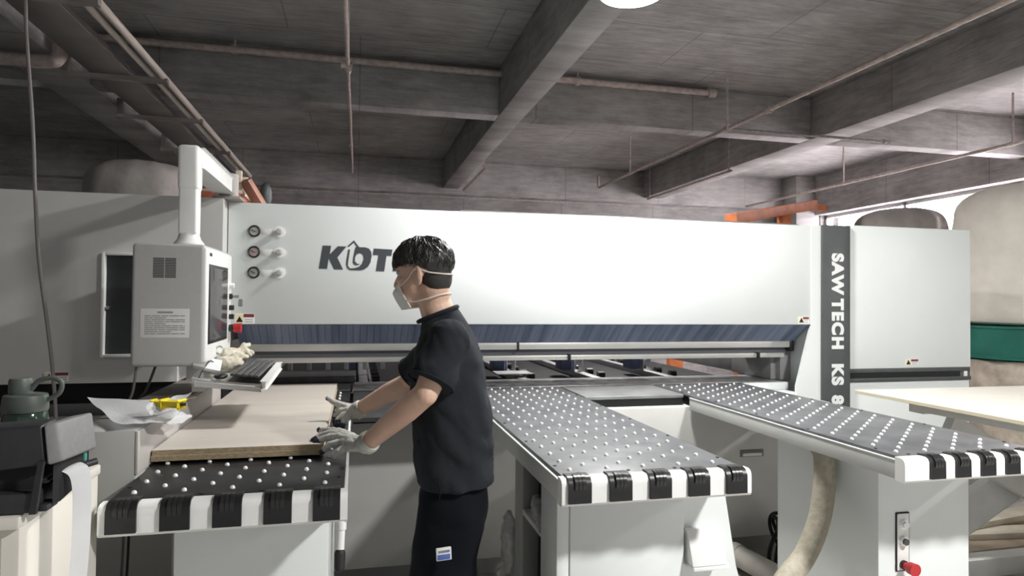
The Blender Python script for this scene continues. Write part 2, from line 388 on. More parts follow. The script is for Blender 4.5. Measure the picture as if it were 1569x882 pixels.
for i, x in enumerate((.05, .62, 1.15, 1.69, 2.27)):
    bm = new(); box(bm, x-.03, x+.03, 4.45, 7.1, .90, .945, .003); box(bm, x+.04, x+.055, 4.45, 7.1, .91, .94, .002); rr = obj('rear_rail', bm, mat('rail_steel', (.45, .45, .46), .4, .5), saw)
    for k in range(8):
        bm = new(); cyl(bm, (x+.06, 4.6+k*.25, .945), (x+.11, 4.6+k*.25, .945), .028, seg=12); obj('rail_roller', bm, BLACK, rr)
    bm = new()
    for s in (-.035, .03):
        prism(bm, [(0, 0), (.09, 0), (.09, .05), (.04, .16), (.0, .16)], (x+s, 4.86, .945), (0, 1, 0), (0, 0, 1), (1, 0, 0), .006)
    gr = obj('gripper', bm, ALU, saw)
    bm = new(); box(bm, x-.13, x-.05, 4.88, 5.05, .955, 1.1, .004); obj('gripper_block', bm, mat('blue_block', (.09, .12, .22), .5), gr)
bm = new(); box(bm, .98, 1.24, 4.55, 4.75, .965, .972, .001); obj('fence_plate', bm, WHITE2, saw)
bm = new(); box(bm, -.62, -.03, 4.03, 5.0, .90, .955, .003); box(bm, -.6, 0.0, 4.35, 4.7, .955, 1.0, .006); obj('pusher_beam', bm, mat('pusher_grey', (.12, .122, .125), .5, var=.25, scale=20), saw)
for i in range(9):
    x = -.58+i*.125; bm = new(); box(bm, x, x+.03, 4.72, 4.74, 1.0, 1.15, .002); obj('clamp_finger', bm, WHITE2, saw)
# gauges and regulator knobs
def ring(bm, c, r, t, seg=28, ax=(0, -1, 0)):
    c = Vector(c); lathe_pts = [c+Vector((r*math.cos(2*PI*k/seg), 0, r*math.sin(2*PI*k/seg))) for k in range(seg)]
    M = len(lathe_pts); k8 = 8; rr = []
    for k in range(M):
        p = lathe_pts[k]; rad = (p-c).normalized()
        rr.append([bm.verts.new(p+rad*t*math.cos(2*PI*j/k8)+Vector((0, 1, 0))*t*math.sin(2*PI*j/k8)) for j in range(k8)])
    for k in range(M):
        for j in range(k8): bm.faces.new((rr[k][j], rr[k][(j+1) % k8], rr[(k+1) % M][(j+1) % k8], rr[(k+1) % M][j]))
    bmesh.ops.recalc_face_normals(bm, faces=bm.faces); return bm
for i, (gz, kx) in enumerate(((1.862, -.423), (1.748, -.421), (1.635, -.419))):
    c = Vector((-.552, YF-.006, gz))
    bm = new(); cyl(bm, c+Vector((0, .006, 0)), c-Vector((0, .004, 0)), .026, seg=28); ga = obj('pressure_gauge', bm, mat('gauge_face', (.42, .42, .41) if i != 1 else (.45, .36, .35), .3, var=.25, scale=60), saw)
    bm = new(); ring(bm, c-Vector((0, .004, 0)), .028, .005); obj('bezel', bm, BLACK, ga)
    bm = new(); bar(bm, c+Vector((-.014, -.0055, .008)), c+Vector((.006, -.0055, -.003)), .0015, .001); obj('needle', bm, BLACK, ga)
    bm = new(); box(bm, -.515, -.445, YF-.0015, YF, gz-.016, gz+.016, .0005); box(bm, -.50, -.455, YF-.002, YF-.0012, gz-.004, gz+.002, 0); obj('gauge_plate', bm, mat('pale_plate', (.72, .73, .72), .5), saw)
    bm = new(); k = Vector((kx, YF, gz)); cyl(bm, k, k-Vector((0, .006, 0)), .03, seg=28); kn = obj('regulator_knob', bm, LBL, saw)
    bm = new(); cyl(bm, k-Vector((0, .006, 0)), k-Vector((0, .04, 0)), .0165, .0155, 20); cyl(bm, k-Vector((0, .04, 0)), k-Vector((0, .052, 0)), .012, .011, 20); obj('knob_cap', bm, mat('grey_knob', (.4, .4, .38), .5), kn)
# warning labels
def warning(x0, x1, z0, z1, y, parent):
    bm = new(); box(bm, x0, x1, y-.0016, y, z0, z1, 0); wl = obj('warning_label', bm, LBL, parent)
    xm = x0+(x1-x0)*.44
    bm = new(); box(bm, x0+.004, xm-.003, y-.0022, y-.0014, z0+.004, z1-.004, 0); obj('pictogram', bm, LBLY, wl)
    bm = new(); prism(bm, [(0, 0), (.036, 0), (.018, .032)], (x0+.006, y-.0022, z0+.009), (1, 0, 0), (0, 0, 1), (0, -1, 0), .0006); obj('hazard_sign', bm, BLACK, wl)
    bm = new(); box(bm, xm, x1-.002, y-.0022, y-.0014, z1-(z1-z0)*.36, z1-.002, 0); obj('red_band', bm, LBLR, wl)
    bm = new()
    for k in range(2): box(bm, xm+.006, x1-.008, y-.0022, y-.0014, z0+.008+k*.012, z0+.012+k*.012, 0)
    obj('text_line', bm, mat('label_grey', (.35, .35, .35), .6), wl)
warning(-.645, -.545, 1.355, 1.41, YF, saw); warning(2.872, 2.955, 1.358, 1.405, YF, saw)
# KDT mark, traced on the panel plane: u to the right, v up
def lg(u, v): return ((u-755)*.4/528-.208, (390-v)*.13/147+1.662)
def logo_poly(name, pts, t=.0016, mt_=LOGO, dy=0):
    bm = new(); prism(bm, [lg(*p) for p in pts], (0, YF-dy, 0), (1, 0, 0), (0, 0, 1), (0, -1, 0), t); return obj(name, bm, mt_, saw)
logo_poly('letter_k', [(752, 389), (778, 241), (838, 241), (829, 296), (886, 243), (948, 243), (884, 315), (926, 391), (862, 391), (822, 322), (811, 389)])
dpts = [(1015, 245), (1085, 245), (1112, 252), (1130, 272), (1134, 300), (1126, 340), (1108, 370), (1080, 388), (1050, 395), (975, 394), (955, 382), (947, 360), (950, 330), (962, 262), (975, 262), (962, 345), (962, 368), (978, 383), (1010, 380), (1040, 372), (1062, 352), (1074, 325), (1072, 300), (1060, 287), (1042, 284), (1024, 292), (1013, 310), (1011, 335), (1030, 353), (1050, 352), (1032, 362), (1008, 360), (996, 345), (998, 318), (1008, 268)]
logo_poly('letter_d', dpts)
logo_poly('logo_arrow', [(953, 243), (1002, 202), (1042, 246), (1028, 247), (1002, 217), (968, 244)])
logo_poly('letter_t', [(1150, 251), (1288, 255), (1280, 297), (1244, 296), (1228, 398), (1166, 397), (1184, 294), (1142, 293)])
logo_poly('letter_s', [(1310, 256), (1392, 258), (1386, 290), (1340, 288), (1336, 306), (1384, 310), (1372, 396), (1290, 396), (1296, 362), (1336, 362), (1340, 340), (1298, 336)])
# upper strips on the machine top
bm = new(); box(bm, .62, 3.0, 4.05, 4.5, 2.0, 2.058, .004); box(bm, 1.7, 3.0, 3.98, 4.05, 2.0, 2.045, .003); obj('top_cover', bm, mat('top_cover_grey', (.16, .16, .155), .5, var=.2), saw)
# right hand door and lower cabinet
bm = new(); box(bm, 3.268, 4.292, YF, 5.0, 1.05, 2.032, .004); rd = obj('right_cabinet', bm, WHITE, saw)
bm = new(); box(bm, 3.268, 4.292, YF+.006, 5.0, .96, 1.05, 0); obj('cabinet_gap', bm, mat('gap_grey', (.10, .105, .11), .5), saw)
bm = new(); box(bm, 3.268, 4.285, YF-.002, YF+.01, 1.022, 1.05, .002); box(bm, 3.268, 4.29, YF-.006, YF+.01, .962, .985, .002); obj('gap_trim', bm, STRIP, saw)
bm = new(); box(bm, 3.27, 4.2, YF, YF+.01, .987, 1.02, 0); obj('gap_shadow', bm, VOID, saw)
bm = new(); box(bm, 4.235, 4.26, YF-.004, YF+.01, .985, 1.022, .002); obj('gap_bracket', bm, WHITE2, saw)
bm = new(); box(bm, 3.268, 4.29, YF+.01, 5.0, .02, .96, .004); obj('lower_cabinet', bm, WHITE, saw)
warning(3.73, 3.838, 1.066, 1.112, YF, saw)

# ------------------------------------------------------------------ electrical cabinet on the left
ec = thing('electrical_cabinet', 'big plain steel cabinet, painted in shaded grey, standing left of the logo panel, behind the control console', 'cabinet', (-1.8, 4.1, 0))
YC = 3.70
bm = new(); prism(bm, [(-3.4, 1.06), (-.9, 1.06), (-.9, 1.25), (-.692, 1.25), (-.692, 2.02), (-3.4, 2.02)], (0, YC, 0), (1, 0, 0), (0, 0, 1), (0, 1, 0), .9)
cb = obj('cabinet_body', bm, SHADEP, ec)
bm = new(); box(bm, -3.4, -.69, YC+.06, 4.6, .93, 1.06, 0); obj('plinth_gap', bm, VOID, ec)
bm = new(); box(bm, -3.4, -.68, YC-.02, 4.6, .90, .955, .004); obj('plinth_top', bm, mat('plinth_charcoal', (.06, .06, .062), .5), ec)
bm = new(); box(bm, -3.4, -.70, YC+.02, 4.6, .0, .9, .004); obj('plinth', bm, SHADEP, ec)
# the open hatch: a rimmed niche with a dark inside
bm = new()
box(bm, -1.25, -1.235, YC-.03, YC+.01, 1.19, 1.72, .002); box(bm, -1.235, -1.0, YC-.03, YC+.01, 1.705, 1.72, .002); box(bm, -1.235, -1.0, YC-.03, YC+.01, 1.19, 1.205, .002)
hr = obj('hatch_rim', bm, WHITE2, ec)
bm = new(); box(bm, -1.235, -1.0, YC-.002, YC+.004, 1.205, 1.705, 0); obj('hatch_inside', bm, mat('hatch_dark', (.03, .034, .036), .5, var=.4, scale=5), hr)
bm = new(); cyl(bm, (-1.222, YC-.002, 1.44), (-1.222, YC-.022, 1.44), .009); obj('lock', bm, STEEL, hr)
warning(-1.505, -1.395, 1.07, 1.118, YC, ec)

# ================================================================== CONTROL CONSOLE
con = thing('control_console', 'grey operator console with a tilted screen hanging from a white arm', 'control panel', (-.72, 3.06, 1.225))
X0, X1, Y0, Y1, Z0, Z1 = -.853, -.588, 2.81, 3.34, 1.224, 1.708
bm = new(); box(bm, X0, X1, Y0, Y1, Z0, Z1, .016, 4); hs = obj('housing', bm, TERM, con)
bm = new(); box(bm, X1-.03, X1+.008, Y0+.002, Y1-.004, Z0+.012, Z1-.01, .012, 4); bz = obj('screen_bezel', bm, WHITE2, con)
bm = new(); box(bm, X1+.004, X1+.011, Y0+.03, Y0+.415, 1.308, 1.632, .003); obj('screen_frame', bm, BLACK, con)
bm = new(); box(bm, X1+.008, X1+.0125, Y0+.043, Y0+.402, 1.322, 1.62, .001); obj('screen', bm, mat('screen_glass', (.10, .095, .10), .12, var=.4, scale=3), con)
bm = new(); box(bm, X1+.004, X1+.0105, Y0+.04, Y0+.08, 1.665, 1.678, .001); obj('port', bm, BLACK, con)
bm = new(); box(bm, X1+.006, X1+.0095, Y0+.13, Y0+.2, 1.652, 1.69, .001); obj('blank_plate', bm, LBL, con)
bm = new()
for c in (0, 1):
    for k in range(12): box(bm, -.776+c*.043, -.737+c*.043, Y0-.0012, Y0+.003, 1.574+k*.0066, 1.5775+k*.0066, 0)
obj('vent_grille', bm, VOID, hs)
bm = new(); box(bm, -.818, -.642, Y0-.0012, Y0+.002, 1.338, 1.452, .0004); nl = obj('notice_sheet', bm, mat('notice', (.70, .70, .69), .6), hs)
bm = new(); random.seed(3)
box(bm, -.758, -.702, Y0-.0018, Y0-.001, 1.434, 1.441, 0)
for k in range(10):
    x = -.803
    while x < -.66:
        l = random.uniform(.012, .05); 
        if k in (1, 4, 8) and x > -.74: break
        box(bm, x, min(x+l, -.658), Y0-.0018, Y0-.001, 1.422-k*.0078, 1.4255-k*.0078, 0); x += l+.003
obj('text_line', bm, mat('notice_ink', (.28, .28, .28), .6), nl)
yb = Y0+.475
for z_, mm, rr in ((1.553, WHITE2, .012), (1.45, BLACK, .012), (1.408, BLACK, .012)):
    bm = new(); cyl(bm, (X1+.006, yb, z_), (X1+.028, yb, z_), rr, seg=20); obj('push_button', bm, mm, con)
bm = new(); cyl(bm, (X1+.006, yb, 1.503), (X1+.02, yb, 1.503), .013, seg=20); ks = obj('key_switch', bm, BLACK, con)
bm = new(); box(bm, X1+.02, X1+.05, yb-.002, yb+.002, 1.495, 1.509, .002); box(bm, X1+.048, X1+.066, yb-.004, yb-.001, 1.455, 1.49, .005); obj('key', bm, STEEL, ks)
bm = new(); cyl(bm, (X1+.006, yb, 1.355), (X1+.032, yb, 1.355), .016, seg=20); es = obj('emergency_stop', bm, BLACK, con)
bm = new(); cyl(bm, (X1+.03, yb, 1.355), (X1+.062, yb, 1.355), .021, .023, 24); obj('mushroom_cap', bm, RED, es)
bm = new(); ring(bm, (X1+.02, Y0+.2, 1.272), .016, .004); obj('side_handle', bm, ALU, con)
# post and arm
bm = new(); box(bm, -.728, -.655, 2.96, 3.035, 1.76, 1.96, .01, 3); box(bm, -.733, -.650, 2.955, 3.04, 1.945, 2.135, .016, 3)
bmesh.ops.recalc_face_normals(bm, faces=bm.faces)
lathe(bm, [(.058, 1.70), (.06, 1.722), (.046, 1.74), (.036, 1.775)], (-.692, 2.998, 0), 28); obj('support_post', bm, WHITE2, con)
bm = new(); bar(bm, (-.692, 3.02, 2.09), (-.692, 3.72, 2.09), .082, .088, bev=.012); obj('support_arm', bm, WHITE2, con)
bm = new(); cyl(bm, (-.68, 3.78, 2.022), (-.68, 3.78, 2.16), .05, seg=24); box(bm, -.75, -.61, 3.72, 3.84, 2.0215, 2.038, .004); obj('arm_pivot', bm, mat('pivot_grey', (.33, .31, .3), .5), con)
# tray
NL, NR, FR, FL = Vector((-.60, 2.75, 1.166)), Vector((-.352, 2.735, 1.146)), Vector((-.352, 3.27, 1.166)), Vector((-.585, 3.29, 1.19))
bm = new(); sheetmesh(bm, (NL, NR, FR, FL), 2, 2, None, .008); tray = obj('keyboard_tray', bm, WHITE2, con)
bm = new(); bar(bm, NR+Vector((0, 0, .008)), FR+Vector((0, 0, .012)), .016, .032, bev=.006); obj('tray_lip', bm, WHITE2, tray)
bm = new(); bar(bm, NL-Vector((.005, 0, .004)), NR-Vector((.01, 0, .008)), .008, .018, bev=.003)
prism(bm, [(-.62, 1.13), (-.575, 1.13), (-.568, 1.148), (-.55, 1.16), (-.53, 1.166), (-.62, 1.185)], (0, 2.77, 0), (1, 0, 0), (0, 0, 1), (0, 1, 0), .012); obj('tray_bracket', bm, TERM, con)
bm = new(); box(bm, -.66, -.6, 2.85, 3.25, 1.165, 1.23, .003); obj('tray_mount', bm, TERM, con)

# ================================================================== AIR TABLES
BALLM = new(); ball(BALLM, (0, 0, 0), (.0078, .0078, .0078), 12, 8)
sharp(BALLM, None or 60); ball_me = bpy.data.meshes.new('ball_roller'); BALLM.to_mesh(ball_me); BALLM.free(); ball_me.materials.append(CHROME)
def cap_bm(x, yf, zt, wdt=.074):
    """a roller housing that wraps over the front edge"""
    bm = new(); out = [(yf+.055, zt+.004), (yf+.02, zt+.006), (yf+.004, zt+.001), (yf-.008, zt-.016), (yf-.009, zt-.075), (yf+.004, zt-.075), (yf+.004, zt-.02), (yf+.015, zt-.008), (yf+.055, zt-.008)]
    prism(bm, out, (x-wdt/2, 0, 0), (0, 1, 0), (0, 0, 1), (1, 0, 0), wdt); return bm
def roller_bm(x, yf, zt):
    bm = new()
    for k in (-1, 0, 1): cyl(bm, (x+k*.0125-.0055, yf+.016, zt-.02), (x+k*.0125+.0055, yf+.016, zt-.02), .029, seg=24)
    return bm
def make_table(x0, x1, y0, y1, plate, label, caps, first=.045, pitch=None, capw=.074):
    t = thing('air_table', label, 'table', ((x0+x1)/2, (y0+y1)/2, 0), 'ball topped air tables in front of the saw')
    zt = .95
    bm = new(); box(bm, x0, x1, y0, y1, .938, zt, .0025); pl = obj('table_plate', bm, plate, t)
    bm = new(); box(bm, x0+.01, x1-.01, y0+.005, 3.49, .90, .938, 0); obj('plate_edge', bm, mat('edge_black', (.02, .02, .022), .5), t)
    bm = new(); box(bm, x0-.008, x0+.012, y0-.005, 3.49, .868, .934, .002); box(bm, x1-.012, x1+.008, y0-.005, 3.49, .868, .934, .002); box(bm, x0, x1, y0+.02, 3.49, .875, .90, 0); obj('side_skirt', bm, mat('skirt_grey', (.60, .61, .60), .45, var=.08, scale=5) if plate is PLATE_D else bpy.data.materials['skirt_grey'], t)
    bm = new(); box(bm, x0-.011, x0-.001, y0-.004, 3.49, .934, .9385, .001); box(bm, x1+.001, x1+.011, y0-.004, 3.49, .934, .9385, .001); obj('skirt_flange', bm, WHITE2, t)
    yf = y0-.045
    bm = new(); prof = [(yf+.045, .872), (yf+.045, .949), (yf+.018, .949), (yf+.007, .944), (yf+.001, .934), (yf, .922), (yf, .872), (yf+.006, .864), (yf+.045, .864)]
    prism(bm, prof, (x0-.012, 0, 0), (0, 1, 0), (0, 0, 1), (1, 0, 0), x1-x0+.024); bp = obj('bumper', bm, WHITE2, t)
    for k in range(caps):
        x = x0+first+k*(pitch or (x1-x0-.09)/(caps-1))
        c = obj('roller_cover', cap_bm(x, yf, .95, capw), BLACK, t, ang=50)
        obj('edge_roller', roller_bm(x, yf, .95), mat('roller_black', (.02, .02, .021), .28) if k == 0 and plate is PLATE_D else bpy.data.materials['roller_black'], c)
    pts = []; r = 0; y = y0+.055
    while y < y1-.03:
        k = 0; x = x0+(.045 if r % 2 == 0 else .109)
        while x < x1-.03: pts.append((x, y)); x += .128
        y += .0555; r += 1
    for p in pts[:100]:
        b = bpy.data.objects.new('ball_roller', ball_me); COL.objects.link(b); b.location = (p[0], p[1], .9515); attach(b, pl)
    bm = new()
    for p in pts[100:]: ball(bm, (p[0], p[1], .9515), .0078, 8, 6)
    o = obj('ball_roller', bm, CHROME, pl); o['kind'] = 'stuff'
    sc_ = [(x0+(x1-x0)*fx, y0+.018) for fx in (.1, .37, .63, .9)]+[(xx, y0+.12+i*.38) for i in range(5) for xx in (x0+.015, x1-.015)]
    for sx, sy in sc_:
        bm = new(); cyl(bm, (sx, sy, .948), (sx, sy, .9525), .006, seg=10); obj('screw', bm, BLACK, pl)
    return t
tl = make_table(-.642, -.03, 1.972, 4.02, PLATE_D, 'black topped air table under the chipboards, left of the worker', 5)
tm = make_table(.632, 1.262, 1.972, 4.0, PLATE_M, 'middle grey ball topped air table just right of the worker', 5)
tr = make_table(1.905, 2.545, 1.985, 4.0, PLATE_M, 'right hand grey ball topped air table over the red emergency button', 5, .125, .112, .063)
# left table: leg, lever, fence box
bm = new(); box(bm, -.512, -.075, 2.1, 2.75, 0, .87, .006); obj('leg_cabinet', bm, WHITE, tl)
bm = new(); box(bm, -.64, -.515, 2.6, 2.72, 0, .87, .006); obj('rear_leg', bm, BASEP, tl)
bm = new(); cyl(bm, (-.034, 1.945, .868), (-.034, 1.94, .84), .014, seg=16); cyl(bm, (-.034, 1.945, .86), (-.037, 1.925, .775), .0115, seg=16); lv = obj('lever', bm, WHITE2, tl)
bm = new(); limb(bm, [(-.037, 1.925, .778), (-.0375, 1.918, .742)], [.0155, .0145], 16); obj('grip', bm, RUBBER, lv)
bm = new(); box(bm, -.835, -.655, 2.23, 3.49, .862, 1.088, .004); fb = obj('side_fence', bm, mat('fence_grey', (.50, .50, .48), .5, var=.06, scale=5), tl)
bm = new(); box(bm, -.656, -.648, 2.228, 3.49, .952, 1.085, .002); obj('fence_face', bm, mat('fence_face_grey', (.5, .475, .455), .55, var=.08, scale=6), fb)
bm = new(); box(bm, -.835, -.66, 2.45, 3.48, 1.088, 1.092, 0); obj('fence_top', bm, mat('fence_top_brown_grey', (.27, .245, .22), .7, var=.2, scale=20), fb)  # darker brown-grey sheet over most of the fence top
# middle table legs
bm = new(); box(bm, .705, 1.125, 2.1, 2.36, 0, .87, .006); obj('front_leg', bm, WHITE, tm)
bm = new(); box(bm, .66, .704, 2.105, 2.3, 0, .868, .004); obj('leg_flange', bm, WHITE, tm)
bm = new(); box(bm, .69, .76, 2.68, 2.82, 0, .87, .004); box(bm, 1.06, 1.12, 2.68, 2.82, 0, .87, .004); obj('rear_leg', bm, mat('leg_grey', (.27, .27, .26), .5), tm)
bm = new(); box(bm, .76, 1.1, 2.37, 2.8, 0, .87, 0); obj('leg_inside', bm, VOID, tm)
bm = new(); box(bm, .69, .76, 2.36, 2.68, .60, .622, .002); obj('leg_shelf', bm, BASEP, tm)
bm = new(); prism(bm, [(1.13, .87), (1.29, .87), (1.345, .55), (1.40, .35), (1.52, 0), (1.13, 0)], (0, 2.13, 0), (1, 0, 0), (0, 0, 1), (0, 1, 0), .02); ft = obj('gusset_plate', bm, WHITE, tm)
p0, p1 = at(1053, 811, 2.1), at(1106, 809, 2.1); q0, q1 = at(1053, 865, 2.06), at(1113, 863, 2.06)
bm = new()
a = [(1.138, 2.13, .70), (1.255, 2.13, .70), (1.262, 2.13, .575), (1.138, 2.13, .575)]
def hexa(bm, lo, hi):
    A = [bm.verts.new(p) for p in lo]; B = [bm.verts.new(p) for p in hi]
    bm.faces.new(A); bm.faces.new(B[::-1])
    for i in range(4): bm.faces.new((A[i], B[i], B[(i+1) % 4], A[(i+1) % 4]))
    bmesh.ops.recalc_face_normals(bm, faces=bm.faces); return bm
hexa(bm, [(1.135, 2.128, .70), (1.252, 2.128, .70), (1.262, 2.128, .588), (1.135, 2.128, .588)], [(1.135, 2.10, .70), (1.252, 2.10, .70), (1.268, 2.055, .588), (1.135, 2.055, .588)])
hexa(bm, [(1.135, 2.128, .586), (1.268, 2.128, .586), (1.268, 2.128, .574), (1.135, 2.128, .574)], [(1.135, 2.05, .586), (1.272, 2.05, .586), (1.272, 2.05, .574), (1.135, 2.05, .574)])
_bev(bm, bm.verts[:], .003, 2); obj('document_pocket', bm, WHITE2, ft)
# right table legs and button plate
bm = new(); box(bm, 2.02, 2.462, 2.2, 2.84, 0, .866, .006); rl = obj('front_leg', bm, WHITE, tr)
bm = new(); box(bm, 2.098, 2.163, 2.194, 2.2, .435, .668, .004); bpn = obj('button_plate', bm, BLACK, tr)
bm = new(); box(bm, 2.103, 2.158, 2.1925, 2.196, .44, .663, .003); obj('plate_face', bm, LBL, bpn)
for z_, kind in ((.622, 'w'), (.556, 'k'), (.462, 'r')):
    c = Vector((2.130, 2.194, z_))
    bm = new(); cyl(bm, c, c-Vector((0, .012, 0)), .018, seg=24); sb = obj('emergency_stop' if kind == 'r' else 'push_button', bm, CHROME if kind != 'r' else BLACK, bpn)
    bm = new()
    if kind == 'r': cyl(bm, c-Vector((0, .01, 0)), c-Vector((0, .04, 0)), .014, seg=20); cyl(bm, c-Vector((0, .035, 0)), c-Vector((0, .062, 0)), .023, .025, 28); obj('mushroom_cap', bm, RED, sb)
    else: cyl(bm, c-Vector((0, .01, 0)), c-Vector((0, .02, 0)), .013, seg=24); obj('button_cap', bm, WHITE2 if kind == 'w' else mat('dark_cap', (.06, .06, .06), .4), sb)

# ================================================================== BOARDS ON THE LEFT TABLE
for k, lab in enumerate(('lower board of the chipboard pair under the worker\'s hands', 'upper beige board of the chipboard pair under the worker\'s hands')):
    z0 = .961+k*.0185
    bm = new(); box(bm, -.646+.003*k, -.104-.002*k, 2.352+.002*k, 4.0, z0, z0+.0182, .0008, 1)
    o = obj('chipboard', bm, [BOARD, BOARDE]); 
    for p in o.data.polygons:
        if abs(p.normal.z) < .5: p.material_index = 1
    tag(o, lab, 'board', 'pair of chipboards on the left table')

# ================================================================== WORKER
W = thing('person', 'worker in dark t-shirt, white mask and white gloves leaning over the boards', 'person', (.33, 2.28, 0))
A = math.radians(12); Fv = Vector((-math.cos(A), math.sin(A), 0)); Lv = Vector((-math.sin(A), -math.cos(A), 0)); Uv = Vector((0, 0, 1))
def loft(bm, rings):
    R = [[bm.verts.new(p) for p in r] for r in rings]; n = len(R[0])
    for i in range(len(R)-1):
        for k in range(n): bm.faces.new((R[i][k], R[i][(k+1) % n], R[i+1][(k+1) % n], R[i+1][k]))
    bm.faces.new(R[0][::-1]); bm.faces.new(R[-1]); bmesh.ops.recalc_face_normals(bm, faces=bm.faces); return bm
def oval(c, d, wd, n=36, e=2.4, f=Fv, l=Lv):
    out = []
    for k in range(n):
        a = 2*PI*k/n; cc, ss = math.cos(a), math.sin(a)
        out.append(Vector(c)+f*d*math.copysign(abs(cc)**(2/e), cc)+l*wd*math.copysign(abs(ss)**(2/e), ss))
    return out
SH_L, EL_L, WR_L = Vector((.298, 2.14, 1.37)), at(652, 603, 2.075), at(560, 681, 2.25)
SH_R, EL_R, WR_R = Vector((.335, 2.445, 1.36)), Vector((.205, 2.62, 1.17)), at(545, 630, 2.72)
HO = Vector((.226, 2.28, 1.597))
AH = math.radians(28); FH = Vector((-math.cos(AH), math.sin(AH), 0)); LH = Vector((-math.sin(AH), -math.cos(AH), 0))
FH = (FH+Vector((0, 0, -.10))).normalized(); UH = LH.cross(FH)*-1
if UH.z < 0: UH = -UH
def H(f, l, u): return HO+FH*f+LH*l+UH*u
MH = Matrix((FH, LH, UH)).transposed()
body = new()
ball(body, H(-.002, 0, .022), (.092, .074, .09), 28, 20, MH)
ball(body, H(.03, 0, -.03), (.063, .062, .085), 24, 18, MH)
ball(body, H(.05, 0, -.09), (.042, .045, .034), 20, 14, MH)
ball(body, H(.072, 0, -.045), (.024, .045, .045), 20, 14, MH)
limb(body, [H(.088, 0, .0), H(.105, 0, -.04)], [.008, .014])
for s in (1, -1):
    ball(body, H(-.004, s*.077, -.022), (.020, .010, .033), 16, 12, MH)
    ball(body, H(-.014, s*.086, -.02), (.010, .009, .032), 12, 10, MH); ball(body, H(0, s*.077, -.047), (.009, .006, .009), 10, 8, MH)
    tube(body, [H(-.006+.017*math.cos(2*PI*k/18), s*(.083-.006*math.cos(2*PI*k/18)), -.02+.031*math.sin(2*PI*k/18)) for k in range(19)], .0052, 8)
    ball(body, H(.084, s*.03, .016), (.012, .026, .008), 12, 8, MH)
    ball(body, H(.066, s*.042, -.03), (.02, .02, .016), 12, 8, MH)
limb(body, [H(-.025, 0, -.055), Vector((.262, 2.28, 1.49)), Vector((.285, 2.28, 1.43)), Vector((.30, 2.28, 1.33))], [.06, .056, .062, .085], 20)
limb(body, [Vector((.305, 2.28, 1.3)), Vector((.32, 2.28, 1.1)), Vector((.335, 2.285, .9))], [.095, .09, .085], 20)
for SH, EL, WR in ((SH_L, EL_L, WR_L), (SH_R, EL_R, WR_R)):
    limb(body, [Vector((.30, 2.28, 1.36)), SH], [.06, .05])
    limb(body, [SH, SH.lerp(EL, .5), EL, EL.lerp(WR, .3), EL.lerp(WR, .65), WR], [.05, .047, .040, .0415, .035, .0275], 18)
for s in (1, -1):
    hp = Vector((.335, 2.28, .88))+Lv*s*.085
    limb(body, [hp, hp+Vector((-.02, 0, -.42)), hp+Vector((.01, 0, -.8))], [.07, .055, .042])
    ball(body, hp+Vector((-.04, 0, -.85)), (.11, .045, .03), 14, 10)
remeshed('body', body, .0042, SKIN, W, 4)
# eyes, brows
for s in (1, -1):
    bm = new(); ball(bm, H(.0775, s*.031, .0), .0112, 14, 10); ey = obj('eye', bm, mat('eye_white', (.5, .46, .43), .25), W)
    bm = new(); ball(bm, H(.0845, s*.031, .0), .0062, 12, 8); obj('iris', bm, BLACK, ey)
    bm = new(); tube(bm, [H(.094, s*.015, .017), H(.092, s*.032, .021), H(.082, s*.048, .018)], [.002, .004, .002], 8); obj('eyebrow', bm, HAIR, W)
# hair
random.seed(11)
hair = new(); nu, nv = 64, 26; rows = []
HC = (-.004, 0, .03)
def hair_edge(a):           # lowest elevation (radians) by azimuth: 0 = front
    c = math.cos(a)
    return -.10 + (.03*max(0, c)**2) - .62*max(0, -c)**1.0*1.0
def hair_r(a, e):
    d = Vector((math.cos(a)*math.cos(e), math.sin(a)*math.cos(e), math.sin(e)))
    rx, ry, rz = (.112 if d.x > 0 else .104), .088, .090
    r = 1/math.sqrt((d.x/rx)**2+(d.y/ry)**2+(d.z/rz)**2)
    q = Vector((d.x*r, d.y*r, d.z*r)); nn = noise.noise(q*38)*.005+noise.noise(Vector((q.x*60, q.y*110, q.z*50)))*.003
    return d*(r+nn)
for j in range(nv+1):
    row = []
    for i in range(nu):
        a = 2*PI*i/nu; e0 = hair_edge(a)+.06*noise.noise(Vector((math.cos(a)*3, math.sin(a)*3, 1.7))); e = e0+(PI/2-e0)*j/nv
        p = hair_r(a, e); row.append(hair.verts.new(H(HC[0]+p.x, p.y, HC[2]+p.z)))
    rows.append(row)
inner = []
for i in range(nu):
    a = 2*PI*i/nu; e = hair_edge(a)+.1; p = hair_r(a, e)*.62; inner.append(hair.verts.new(H(HC[0]+p.x, p.y, HC[2]+p.z)))
rows.insert(0, inner)
for j in range(len(rows)-1):
    for i in range(nu): hair.faces.new((rows[j][i], rows[j][(i+1) % nu], rows[j+1][(i+1) % nu], rows[j+1][i]))
hair.faces.new(rows[0][::-1]); bmesh.ops.remove_doubles(hair, verts=hair.verts[:], dist=.0003)
bmesh.ops.recalc_face_normals(hair, faces=hair.faces)
def tuft(a, e, le, da, lift, r):
    pts = []
    for k in range(5):
        t = k/4; p = hair_r(a+da*t, e-le*t)*(1.0+lift*t*(1.2-t)); pts.append(H(HC[0]+p.x, p.y, HC[2]+p.z))
    tube(hair, pts, [r, r, r*.9, r*.6, r*.12], 5, True, False)
for i in range(520):
    a = random.uniform(-PI, PI); e = math.asin(random.uniform(.05, .98))
    le = random.uniform(.25, .55); le = min(le, e-hair_edge(a)+.1)
    tuft(a, e, max(.1, le), random.uniform(-.35, .35), random.uniform(.0, .07), random.uniform(.0018, .0035))
